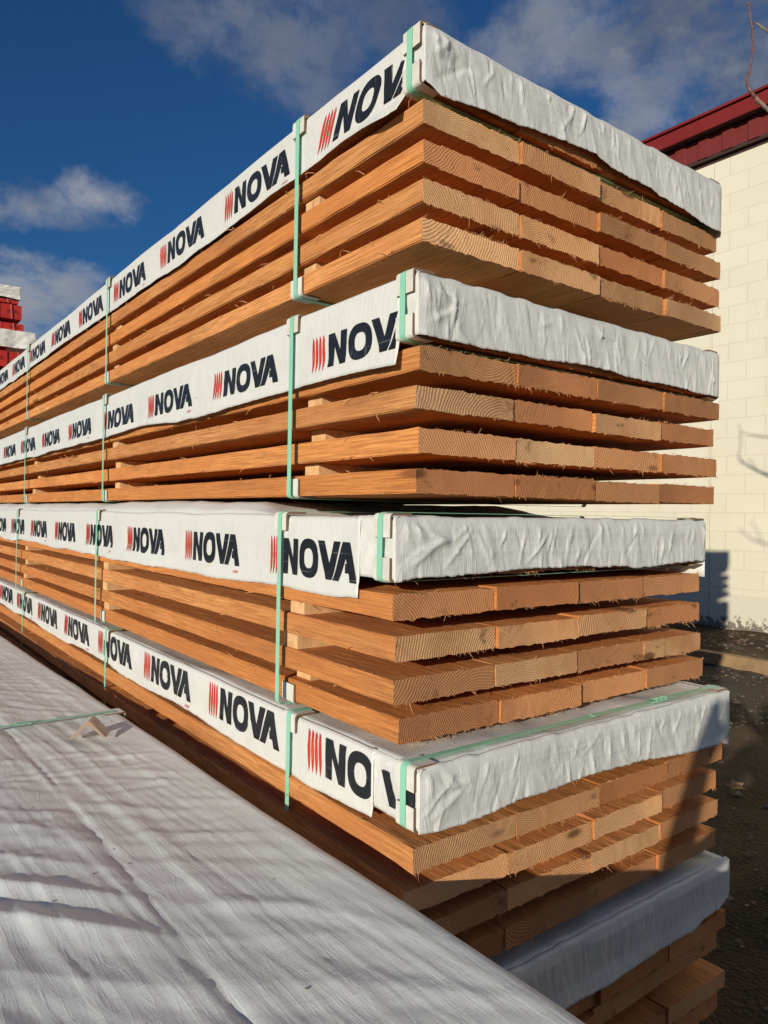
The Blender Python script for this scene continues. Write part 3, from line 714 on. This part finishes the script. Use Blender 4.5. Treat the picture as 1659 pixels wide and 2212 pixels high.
build_pack('middle lumber pack at eye height, wrap hanging low with a long fold near the corner', .945, 1.212, -.001, -.138,
    [(.942, 1.213, -.169, -.2235), (.956, 1.220, -.261, -.314), (.951, 1.217, -.352, -.405), (.966, 1.216, -.4363, -.4914)],
    1.333, 1.34, .597, -.192, [(0, -.143), (.05, -.134), (.2, -.135), (.35, -.127), (.53, -.127), (.7, -.137), (.97, -.127), (1, -.127)],
    33, [[.15, .1, .2, .25], [.95, .75, .85, .2], [.35, .95, .2, .85], [.15, .2, .3, .3]], GP, straps=(1.68, 3.34, 5.1, 6.8), crown=.042, lh=.092, lw=.408)
build_pack('fourth lumber pack from the top, partly shaded, wet wrap and green strap across its top', .957, 1.135, -.517, -.642,
    [(.940, 1.131, -.674, -.724), (.926, 1.142, -.762, -.812), (.925, 1.142, -.845, -.894), (.917, 1.142, -.930, -.980)],
    1.285, 1.100, .603, -.668, [(0, -.648), (.1, -.652), (.22, -.643), (.49, -.638), (.65, -.647), (.8, -.662), (.93, -.666), (1, -.645)],
    44, [[.6, .5, .15, .3], [.5, .9, .9, .3], [.4, .6, .9, .5], [.2, .3, .3, .4]], GP, straps=(1.64, 3.22, 4.95, 6.7), wrinkle=.9, lh=.096, lw=.455, frag=True)
build_pack('lowest lumber pack of the tall stack, all in shade with a smooth grey wrap', .945, 1.122, -1.018, -1.120,
    [(.945, 1.130, -1.176, -1.225), (.945, 1.142, -1.252, -1.302), (.945, 1.13, -1.357, -1.406), (.94, 1.136, -1.432, -1.482)],
    1.27, 1.2, .61, -1.16, [(0, -1.157), (.4, -1.157), (.5, -1.164), (.64, -1.159), (.82, -1.163), (.87, -1.143), (.94, -1.144), (1, -1.12)],
    55, [[.3, .2, .2, .2], [.2, .3, .6, .5], [.2, .2, .3, .6], [.2, .2, .3, .3]], GP, wrinkle=.45, strap_in=.11)
mb = MB(); sx_, sy_, sz_ = 1.83, 1.171, -.508
for k in range(6):
    mb.add([(sx_+.011*k, sy_-.012-.003*(k % 2), sz_), (sx_+.011*k+.012, sy_-.012+.003*(k % 2), sz_+.005*(k % 2)), (sx_+.011*k+.012, sy_+.013, sz_+.002), (sx_+.011*k, sy_+.012, sz_+.004*((k+1) % 2))], [(0, 1, 2, 3)])
mb.box(sx_-.008, sx_+.07, sy_-.010, sy_+.010, sz_-.004, sz_-.001)
p4 = [o for o in bpy.data.objects if o.get('label', '').startswith('fourth lumber pack')][0]
sl_ = mb.build('strap_seal', M_strap, p4); sl_.location = -p4.location
for i, yb in enumerate((1.62, 3.3, 5.03, 6.7)):
    mb = MB(); mb.box(.93, 2.2, yb, yb+.1, -1.66, -1.484); o = mb.build('bearer_timber', M_stick)
    tag(o, ['rough bearer timber under the stack at its near end', 'rough bearer timber under the stack, second from the near end', 'rough bearer timber under the stack, third from the near end', 'rough bearer timber under the far end of the stack'][i], 'bearer', 'bearers under the tall stack')

# ------------------------------------------------------------------ the low pack in the foreground, under a grey-white tarp
FR = empty('lumber_pack', (.905, 0, -1.62)); FR.rotation_euler = (0, 0, .0262)
tag(FR, 'low foreground lumber pack under a rumpled pale tarp', 'lumber pack')
# local axes: x from -1.25 to 0 (edge facing the stack), y along
FX0, FX1, FY0, FY1, FT = -1.26, 0.0, .36, 6.7, .90
def tarpmat():
    m, t, b = mat('grey_tarp'); tcd = nd(t, 'ShaderNodeTexCoord').outputs['Object']
    g = noise(t, mapping(t, tcd, (2.5, 1.2, 3)), 1.0, 5, .6)
    c = mixc(t, smooth(t, g, .3, .75), (.74, .78, .765), (.68, .715, .70))
    sp = nd(t, 'ShaderNodeSeparateXYZ', {0: tcd})
    l1 = noise(t, mapping(t, tcd, (95, 3.5, 3), (0, 0, 0), (0, 0, .10)), 1.0, 4, .62, .3)
    l2 = noise(t, mapping(t, tcd, (26, 5, 3), (4, 0, 0), (0, 0, .35)), 1.0, 3, .6, .2)
    l3 = noise(t, mapping(t, tcd, (6, 110, 3), (2, 0, 0), (0, 0, .55)), 1.0, 2, .5)
    wv = mth(t, 'ADD', mth(t, 'SINE', mth(t, 'MULTIPLY', sp.outputs[0], 2400.0)), mth(t, 'SINE', mth(t, 'MULTIPLY', sp.outputs[1], 2400.0)))
    h = mth(t, 'MULTIPLY', l2, .12)
    for sc_, rz_, wt in (((38, 4, 3), .08, 1.0), ((9, 30, 3), .30, .8), ((70, 9, 3), -.25, .5), ((20, 60, 3), .75, .45)):
        rd = noise(t, mapping(t, tcd, sc_, (rz_*9, 0, 0), (0, 0, rz_)), 1.0, 2, .5, .3)
        rd = mth(t, 'MINIMUM', mth(t, 'ABSOLUTE', mth(t, 'SUBTRACT', rd, .5)), .035)
        h = mth(t, 'ADD', h, mth(t, 'MULTIPLY', rd, -2.4*wt)); l4 = noise(t, mapping(t, tcd, (150, 26, 3), (1, 0, 0), (0, 0, -.5)), 1.0, 2, .5)
    h = mth(t, 'ADD', h, mth(t, 'MULTIPLY', mth(t, 'ADD', l3, l4), .16)); h = mth(t, 'ADD', h, mth(t, 'MULTIPLY', wv, .004))
    setb(t, b, Base_Color=c, Roughness=.42); b.inputs['Specular IOR Level'].default_value = .45
    bump(t, b, h, .0034, .75); return m
M_tarp = tarpmat()
def saw(p, w):                                            # slow rise, quick fall: a fold lying over
    f = p-np.floor(p); return np.where(f < 1-w, f/(1-w), (1-f)/w)
def tarp_h(x, y):
    a = x*.79-y*.61; b = x*.61+y*.79                      # along / across the broad folds
    left = np.clip(-x/.16, 0, 1)
    b2 = x*.72+y*.69; a2 = x*.69-y*.72                    # folds run off at 45 degrees from one long crease
    side = np.clip((-.375-x+.05*vn(y*1.3, x*0, 96))/.11, 0, 1)
    fade = np.clip(1.3-(y-1)*.30, .2, 1)
    p = b2*7.0+vn(a2*1.6, b2*1.4, 71)*1.1+vn(b2*2.2, a2*0, 88)*.9; f = p-np.floor(p)
    A0 = np.clip(.75+vn(a2*1.7, np.floor(p)*3.7, 70)*.6, .4, 1.1); A1 = np.clip(.75+vn(a2*1.7, (np.floor(p)+1)*3.7, 70)*.6, .4, 1.1)
    tt = np.clip((f-.3)/.4, 0, 1); tt = tt*tt*(3-2*tt); A = .0150*(A0*(1-tt)+A1*tt)
    prof = np.where(f < .5, np.exp(-f*3.0), np.exp(-1.5)+(1-np.exp(-1.5))*((f-.5)/.5)**1.6)
    h = prof*A*fade*(.20+.80*side)*left
    h += -.004*np.exp(-np.abs(x+.385+.012*np.sin(y*2.1))/.008)*left
    q = b2*15+vn(a2*2.0, b2*3, 73)*2.4+vn(a2*8, b2*6, 89)*.3
    h += saw(q, .45)*.0044*np.clip(.5+vn(a2*4, np.floor(q)*2.3, 72)*1.8, 0, 1)*left
    b3 = y+x*.25; q = b3*20+vn(x*3, b3*3, 97)*2.5
    h += saw(q, .5)*.0036*np.clip(.4+vn(x*5, np.floor(q)*2.3, 98)*1.9, 0, 1)*np.clip((y-1.2)/1.2, .15, 1)*left
    w = x+.02*vn(y*1.4, x*2, 75)-.04*vn(y*.35, x*0, 76)
    q = w*15+y*.9+vn(w*4, y*1.6, 92)*1.2
    h += saw(-q, .3)*.0036*np.clip(.4+vn(y*2.0, np.floor(-q)*3.1, 74)*2.0, 0, 1)*left
    q = w*44+y*3+vn(w*9, y*3, 93)*1.2
    h += saw(-q, .4)*.0016*np.clip(.4+vn(y*5, np.floor(-q)*3.1, 78)*2.0, 0, 1)
    for k in range(7):                                    # fine sharp crease lines
        x0_ = -.12-.155*k+.02*math.sin(k*2.3); sl_ = -.05+.03*math.cos(k*1.7)
        h += .0016*np.exp(-np.abs(x-x0_-sl_*(y-1.5))/.004)*left
    h += fbm(x*3, y*1.6, 94, 2)*.006*left
    return h-.012*left
mb = MB()
gx = np.concatenate([np.arange(FX0, -.04, .0065), [-.036, -.027, -.019, -.012, -.0065, -.0025, -.0005, 0]])
drop = np.array([.0, .003, .012, .03, .06, .1, .15, .2, .26])
gy = np.concatenate([np.arange(FY0, 2.4, .0065), np.arange(2.4, FY1, .016)])
GX, GY = np.meshgrid(gx, gy)
r = .036; e = np.clip((GX+r)/r, 0, 1); GZ = FT-r+r*np.sqrt(np.clip(1-e*e, 0, 1)) + tarp_h(GX, GY)*(1-e)
GX2 = GX+np.clip((GX+.1)/.1, 0, 1)*fbm(GY*2.2, GY*0, 80, 3)*.008
mb.grid(np.stack([GX2, GY, GZ], 2))
DZ, DY = np.meshgrid(drop, gy); base = FT-r
px = fbm(DY*2.2, DY*0, 80, 3)*.008+np.clip(DZ/.05, 0, 1)*(vn(DY*11, DZ*6, 81)*.010+np.abs(vn(DY*24+DZ*10, DZ*6, 82))*.006)
mb.grid(np.stack([px, DY, base-DZ+np.where(DZ > .25, vn(DY*5, DZ*0, 83)*.02, 0)], 2))
DX, DZ2 = np.meshgrid(gx, drop); mb.grid(np.stack([DX, FY0-.002-np.abs(vn(DX*9, DZ2*5, 85))*.01*np.clip(DZ2/.05, 0, 1), base+r*(DZ2 < .001)*.6-DZ2], 2))
tp = mb.build('tarp', M_tarp, FR, sm=True)
for li, zt_ in enumerate((.845, .76, .675, .59, .505)):
    for c in range(4):
        o = make_board(FX0+.012+c*.307, FY0+.01, zt_-.052, .303, .052, 6.1, FR, 900+li*4+c, .4, 10, 6, edge=False)
for yb in (.9, 2.6, 4.3, 6.0):
    for za, zb_ in ((.677, .706), (.762, .791), (.592, .621), (.507, .536), (.0, .451)):
        mb = MB(); mb.box(FX0+.03, -.02, yb, yb+.07, za-.001 if za else -.04, zb_+.001); mb.build('stick', M_stick, FR)
mb = MB(); tr_ = np.random.RandomState(8)
for k in range(46):
    x = tr_.uniform(-.9, -.05); y = tr_.uniform(.8, 3.2); z = FT+float(tarp_h(np.array([x]), np.array([y]))[0])+.0012; a = tr_.uniform(0, 3.1); L = tr_.uniform(.002, .007)
    mb.tube([(x, y, z), (x+L*.5*math.cos(a), y+L*.5*math.sin(a), z+.001), (x+L*math.cos(a), y+L*math.sin(a), z)], [.0007, .0009, .0004], 4)
bt = mb.build('bark_crumbs', plain('bark_crumb', (.06, .04, .03), .9)); bt.location = FR.location; bt.rotation_euler = FR.rotation_euler
tag(bt, 'tiny dark crumbs of bark scattered on the pale tarp', 'bark crumbs', kind='stuff')
# strap across the tarp with a crimped seal and a guard at the edge
def floc(x, y): return x, y
sy = 2.66
pts = [(x, sy+(x+.5)*-.02, FT+.004+float(np.interp(x, [-1.26, -.5, -.1, 0], [.0, .003, .003, .002]))) for x in np.linspace(-1.25, -.03, 24)]
pts += [(-.008, sy, FT+.001), (.004, sy, FT-.012), (.005, sy, FT-.2), (.002, sy, FT-.45)]
strap(FR, pts, (0, 1, 0))
mb = MB()
for k in range(7):
    a = k*.9; mb.add([( -.33+.012*k-.03, sy-.012+.004*math.sin(a), FT+.007), (-.315+.012*k-.03, sy-.010, FT+.007+.007*abs(math.sin(a*1.7))), (-.315+.012*k-.03, sy+.013, FT+.008), (-.33+.012*k-.03, sy+.012+.004*math.cos(a), FT+.008)], [(0, 1, 2, 3)])
mb.box(-.345, -.30, sy-.008, sy+.014, FT+.005, FT+.010)
mb.build('strap_seal', M_strap, FR)
g = guard(FR, .004, FT-.002, sy, 1, 1, .05, .06, .075)
# loose guard standing like a tent on the tarp
tn = MB(); th = .006; hh = .052; sp_ = .054; wd = .066
prof = [(-sp_, 0), (-sp_+.008, 0), (-.001, hh-.010), (sp_-.008, 0), (sp_, 0), (.007, hh-.002), (.002, hh+.001), (-.003, hh+.001), (-.008, hh-.002)]
n = len(prof); vs = [(p, t_, q) for t_ in (-wd/2, wd/2) for p, q in prof]
fs = []
for i in range(n):
    k = (i+1) % n; fs.append(((i, k, n+k, n+i), 1 if i in (0, 3) else 0))
caps = [(0, 1, 2, 8), (2, 3, 4, 5), (2, 5, 6, 7), (2, 7, 8)]
for c in caps: fs += [(c, 1), (tuple(n+i for i in c[::-1]), 1)]
for f, m_ in fs:
    tn.f.append(f); tn.m.append(m_)
tn.v = vs
lo = tn.build('corner_guard', [plain('grey_board', (.66, .60, .55), .75, 150, .001, var=(.42, .37, .33), vs=25), plain('board_edge_tan', (.36, .25, .16), .9)])
tag(lo, 'loose bent cardboard edge guard standing like a tent on the pale tarp', 'edge guard')
lo.location = (.662, 2.41, -.716); lo.rotation_euler = (0, 0, R(-28))
# second low pack under it
FB = empty('lumber_pack', (.90, .02, -1.62)); FB.rotation_euler = (0, 0, .0262); tag(FB, 'bare boards of the bottom pack beneath the tarped foreground pack', 'lumber pack')
for li, zt_ in enumerate((.41, .325, .24, .155)):
    for c in range(4): make_board(FX0+.012+c*.307, FY0+.0, zt_-.052, .303, .052, 6.1, FB, 960+li*4+c, .4, 6, 4)

# unseen board pile, added behind the viewpoint to shade the near ground
PB = empty('lumber_pack', (.28, -5.94, -1.62)); tag(PB, 'unseen pile of bare boards added to shade the near ground', 'lumber pack')
for li in range(11):
    for c in range(4): make_board(c*.307, 0, .02+li*.098, .303, .052, 6.1, PB, 1100+li*4+c, .4, 4, 3)
    if li: 
        for yb in (.5, 2.2, 4.0, 5.6):
            mb = MB(); mb.box(.02, 1.2, yb, yb+.07, .02+li*.098-.045, .02+li*.098+.001); mb.build('stick', M_stick, PB)

# ------------------------------------------------------------------ red beams stack beyond, far left
M_rb = plain('red_beam', (.42, .018, .012), .6, 12, .002, var=(.34, .012, .010), vs=2.5)
M_rbe = plain('red_beam_end', (.58, .030, .020), .65, 12, .002, var=(.46, .02, .015), vs=3)
M_pink = plain('pink_strap', (.62, .20, .17), .5); M_stamp = plain('dark_stamp', (.17, .012, .010), .6)
def red_pack(name_label, x1, y, rows, tarp, seed):
    rt = empty('beam_pack', (x1-1.2, y, rows[-1][1])); inv = -Vector(rt.location); tag(rt, name_label, 'beam pack', 'red beam packs in the far stack')
    rr_ = random.Random(seed)
    for zt_, zb_, xr in rows:
        for c in range(4):
            xb = xr-.30*c; mb = MB(); w = .292; h = zt_-zb_; bv = .006
            mb.prism([(xb-w+bv, zb_), (xb-bv, zb_), (xb, zb_+bv), (xb, zt_-bv), (xb-bv, zt_), (xb-w+bv, zt_), (xb-w, zt_-bv), (xb-w, zb_+bv)], 'y', y+rr_.uniform(-.01, .01), y+6)
            mb.m[0] = 1; o = mb.build('beam', [M_rb, M_rbe], rt); o.location = inv
            if h > .1:
                sb = MB()
                for i in range(5):
                    xx = xb-w*.72+i*.032; sb.box(xx, xx+.006, y-.014, y-.012, zb_+h*.42, zb_+h*.64); sb.box(xx+.002, xx+.024, y-.014, y-.012, zb_+h*(.42+.2*(i % 2)), zb_+h*(.45+.2*(i % 2)))
                s_ = sb.build('stamp', M_stamp, o)
        mb = MB(); mb.tube([(xr-.155-.1*0, y-.018, zt_+.002), (xr-.150, y-.020, (zt_+zb_)/2), (xr-.142, y-.018, zb_-.002)], .006, 5); o = mb.build('strap', M_pink, rt); o.location = inv
    (zt_, zb_, xr) = tarp
    X = np.linspace(xr-1.5, xr, 150); rows_ = []
    for v in np.linspace(0, 1, 16):
        z = zt_-v*(zt_-zb_)+vn(X*4, X*0+v*.3, seed)*.03*v; d = fbm(X*5, v*3+X, seed+1, 3)*.03*(.3+v)+np.abs(vn(X*9+v*2, X*0+v*2, seed+2))*.02
        rows_.append(np.stack([X+.02*vn(v*5+0*X, X*0, seed), y-.03-d, z], 1))
    mb = MB(); mb.grid(np.array(rows_), flip=True)
    Y = np.linspace(y-.03, y+6, 60); rows_ = [np.stack([xr+0*Y+vn(Y*3, 0*Y+v, seed)*.03*v, Y, zt_-v*(zt_-zb_)+0*Y], 1) for v in np.linspace(0, 1, 8)]; mb.grid(np.array(rows_))
    GX, GY = np.meshgrid(np.linspace(xr-1.5, xr, 30), np.linspace(y-.03, y+6, 30)); mb.grid(np.stack([GX, GY, zt_+fbm(GX*4, GY*4, seed+5, 2)*.02*np.clip((GY-y)/.2, 0, 1)], 2))
    o = mb.build('wrap', wrapmat('white_tarp', (.82, .81, .76), (.6, .6, .56), .3), rt, sm=True); o.location = inv
red_pack('upper pack of dark red beams under crumpled white wrap, far left', 2.30, 12.5, [(3.24, 3.19, 2.24), (3.17, 2.95, 2.29), (2.882, 2.76, 2.325)], (3.45, 3.26, 2.262), 61)
red_pack('lower pack of dark red beams under white wrap, behind the lumber stack', 2.49, 12.5, [(2.44, 2.2, 2.40), (2.14, 1.9, 2.40), (1.84, 1.6, 2.41), (1.5, 1.26, 2.40), (1.2, .96, 2.42), (.9, .66, 2.4), (.6, .36, 2.4), (.3, .06, 2.4), (0, -.24, 2.4), (-.3, -.54, 2.4), (-.6, -.84, 2.4), (-.9, -1.14, 2.4), (-1.2, -1.44, 2.4)], (2.77, 2.51, 2.485), 62)

# ------------------------------------------------------------------ bare tree at the right edge
TR = empty('bare_tree', (3.95, 1.0, -1.52)); tag(TR, 'leafless tree whose budded twigs reach in at the top right', 'tree')
TI = -Vector(TR.location)
M_bark = plain('grey_bark', (.20, .14, .11), .7, 150, .002, var=(.30, .23, .17), vs=40); M_twig = plain('red_twig', (.13, .045, .038), .6, 200, .001, var=(.22, .11, .08), vs=60)
mb = MB(); mb.tube([(3.95, 1.0, -1.6), (3.94, 1.0, -.8), (3.9, 1.02, 0), (3.82, 1.08, .7), (3.62, 1.2, 1.2)], [.05, .045, .038, .03, .022], 10); o = mb.build('trunk', M_bark, TR, sm=True); o.location = TI
def buds(mb, pts, rad, rnd, step=.035, size=.010):
    pts = [Vector(p) for p in pts]
    for i in range(len(pts)-1):
        a, b = pts[i], pts[i+1]; L = (b-a).length; k = int(L/step)
        for j in range(k):
            p = a.lerp(b, (j+.5)/max(k, 1)); t = (b-a).normalized(); sd = Vector((rnd.uniform(-1, 1), rnd.uniform(-1, 1), rnd.uniform(-.3, .3))).cross(t).normalized()
            r_ = rad[min(i, len(rad)-1)]; q = p+sd*r_; mb.tube([q, q+sd*size*.5+t*size*.6, q+sd*size*.55+t*size*1.4], [.0022, .0030, .0006], 5, 1)
def branch(pts, rad, name, seed):
    rnd = random.Random(seed); mb = MB(); n = len(pts); P = []; RR = []
    for i in range(n-1):
        for s in range(4):
            f = s/4; a, b = Vector(pts[i]), Vector(pts[i+1]); p = a.lerp(b, f)
            P.append(p+Vector((rnd.uniform(-1, 1), rnd.uniform(-1, 1), 0))*.0012); RR.append((rad[i]*(1-f)+rad[i+1]*f)*(1.18 if rnd.random() < .25 else 1))
    P.append(Vector(pts[-1])); RR.append(rad[-1]); mb.tube(P, RR, 8, 0); buds(mb, P, RR, rnd)
    for k in range(4):
        t = P[-1]; d = Vector((rnd.uniform(-1, 1), rnd.uniform(-1, 1), rnd.uniform(.2, 1.4))).normalized()*.012; mb.tube([t, t+d*.5, t+d], [.0035, .004, .001], 5, 1)
    o = mb.build(name, [M_twig if rad[0] < .0078 else M_bark, M_twig], TR, sm=True); o.location = TI
branch([(3.62, 1.2, 1.2), (3.42, 1.3, 1.5), (3.213, 1.45, 1.686), (3.148, 1.499, 1.75), (3.104, 1.532, 1.802)], [.022, .016, .0105, .0085, .0075], 'branch', 1)
branch([(3.104, 1.532, 1.802), (3.08, 1.55, 1.841), (3.073, 1.555, 1.877), (3.084, 1.546, 1.92), (3.094, 1.539, 2.009), (3.089, 1.542, 2.098), (3.076, 1.552, 2.195)], [.0077, .0062, .0052, .0046, .0042, .0038, .0032], 'branch', 2)
branch([(3.213, 1.45, 1.686), (3.20, 1.462, 1.76), (3.165, 1.488, 1.80)], [.005, .004, .003], 'branch', 3)
branch([(3.13, 1.51, 1.772), (3.105, 1.53, 1.778)], [.0035, .0022], 'branch', 4)
branch([(3.62, 1.2, 1.2), (3.5, 1.25, 1.7), (3.38, 1.33, 1.95), (3.208, 1.452, 2.041), (3.152, 1.494, 2.075), (3.12, 1.518, 2.102), (3.1, 1.533, 2.118)], [.016, .011, .007, .0052, .0045, .004, .003], 'branch', 5)
branch([(3.82, 1.08, .7), (3.6, 1.3, 1.0), (3.45, 1.25, 1.6), (3.5, 1.0, 2.3)], [.018, .012, .008, .004], 'branch', 6)
branch([(3.9, 1.02, .2), (4.1, .8, .9), (4.2, .7, 1.8), (4.1, .6, 2.8)], [.02, .015, .009, .004], 'branch', 7)
branch([(3.82, 1.08, .7), (3.5, .7, 1.1), (2.7, .45, 1.25), (1.95, .45, 1.25), (1.71, .555, 1.29), (1.70, .70, 1.34), (1.71, .825, 1.43)], [.016, .012, .009, .007, .006, .005, .003], 'branch', 9)
branch([(1.71, .60, 1.30), (1.74, .66, 1.42), (1.70, .70, 1.52)], [.005, .004, .0025], 'branch', 10)
branch([(3.45, 1.25, 1.6), (3.3, 1.15, 2.0), (3.35, 1.0, 2.5)], [.008, .006, .003], 'branch', 8)

# ------------------------------------------------------------------ the photographer, standing behind the camera
def person():
    fw = Vector((F.x, F.y, 0)).normalized(); rt = Vector((fw.y, -fw.x, 0)); base = fw*-.42+rt*.11
    def P(r_, f_, z): v = base+rt*r_+fw*f_; return (v.x, v.y, z-1.63)
    V = {'pelvis': (P(0, 0, .95), .15), 'waist': (P(0, .01, 1.10), .135), 'chest': (P(0, .01, 1.32), .155), 'neck': (P(0, .02, 1.49), .06), 'chin': (P(0, .05, 1.56), .075), 'head': (P(0, .06, 1.65), .095), 'top': (P(0, .05, 1.74), .07),
         'lh': (P(-.10, 0, .9), .10), 'lk': (P(-.12, .03, .5), .065), 'la': (P(-.13, 0, .10), .042), 'lt': (P(-.15, .17, .04), .035),
         'rh': (P(.10, 0, .9), .10), 'rk': (P(.12, .03, .5), .065), 'ra': (P(.13, 0, .10), .042), 'rtt': (P(.15, .17, .04), .035),
         'ls': (P(-.19, 0, 1.42), .07), 'le': (P(-.41, .15, 1.18), .045), 'lw': (P(-.23, .35, 1.49), .028), 'lp': (P(-.185, .38, 1.56), .032),
         'rs': (P(.19, 0, 1.42), .07), 're': (P(.25, .16, 1.20), .05), 'rw': (P(.03, .35, 1.48), .03), 'rp': (P(-.03, .38, 1.55), .034), 'nose': (P(0, .155, 1.635), .014)}
    E = [('pelvis', 'waist'), ('waist', 'chest'), ('chest', 'neck'), ('neck', 'chin'), ('chin', 'head'), ('head', 'top'), ('head', 'nose'), ('pelvis', 'lh'), ('lh', 'lk'), ('lk', 'la'), ('la', 'lt'), ('pelvis', 'rh'), ('rh', 'rk'), ('rk', 'ra'), ('ra', 'rtt'),
         ('chest', 'ls'), ('ls', 'le'), ('le', 'lw'), ('lw', 'lp'), ('chest', 'rs'), ('rs', 're'), ('re', 'rw'), ('rw', 'rp')]
    for s, w in (('l', -1), ('r', 1)):
        for i in range(4):
            a = s+'f%d' % i; b_ = s+'g%d' % i; V[a] = (P(-.11+w*.070, .385, 1.585+.018*i), .009); V[b_] = (P(-.11+w*.042, .405, 1.592+.018*i), .008)
            E += [(s+'p', a), (a, b_)]
        V[s+'th'] = (P(-.11+w*.045, .37, 1.56), .010); E.append((s+'p', s+'th'))
    names = list(V); me = bpy.data.meshes.new('person'); me.from_pydata([V[n][0] for n in names], [(names.index(a), names.index(b)) for a, b in E], [])
    me.materials.append(plain('dark_clothes', (.05, .055, .07), .8)); o = bpy.data.objects.new('person', me); COL.objects.link(o)
    sk = o.modifiers.new('skin', 'SKIN'); sk.use_smooth_shade = True; sd = o.modifiers.new('sub', 'SUBSURF'); sd.levels = 1; sd.render_levels = 2
    for i, n in enumerate(names):
        d = me.skin_vertices[0].data[i]; d.radius = (V[n][1], V[n][1]); d.use_root = (n == 'pelvis')
    tag(o, 'person in dark clothes taking the picture, seen only as a shadow on the pack ends', 'person')
person()
mb = MB(); mb.box(-.074, .074, -.036, .036, -.034, -.026); ph = mb.build('phone', plain('phone_glass', (.02, .02, .022), .2))
ph.matrix_world = M @ Matrix.Rotation(math.pi/2, 4, 'Z') @ Matrix.Translation((0, 0, .05+.03))
ph.matrix_world = M @ Matrix.Translation((0, -.055, .06)) @ Matrix.Rotation(math.pi/2, 4, 'Z')
tag(ph, 'dark phone held up in both hands of the standing person', 'phone')
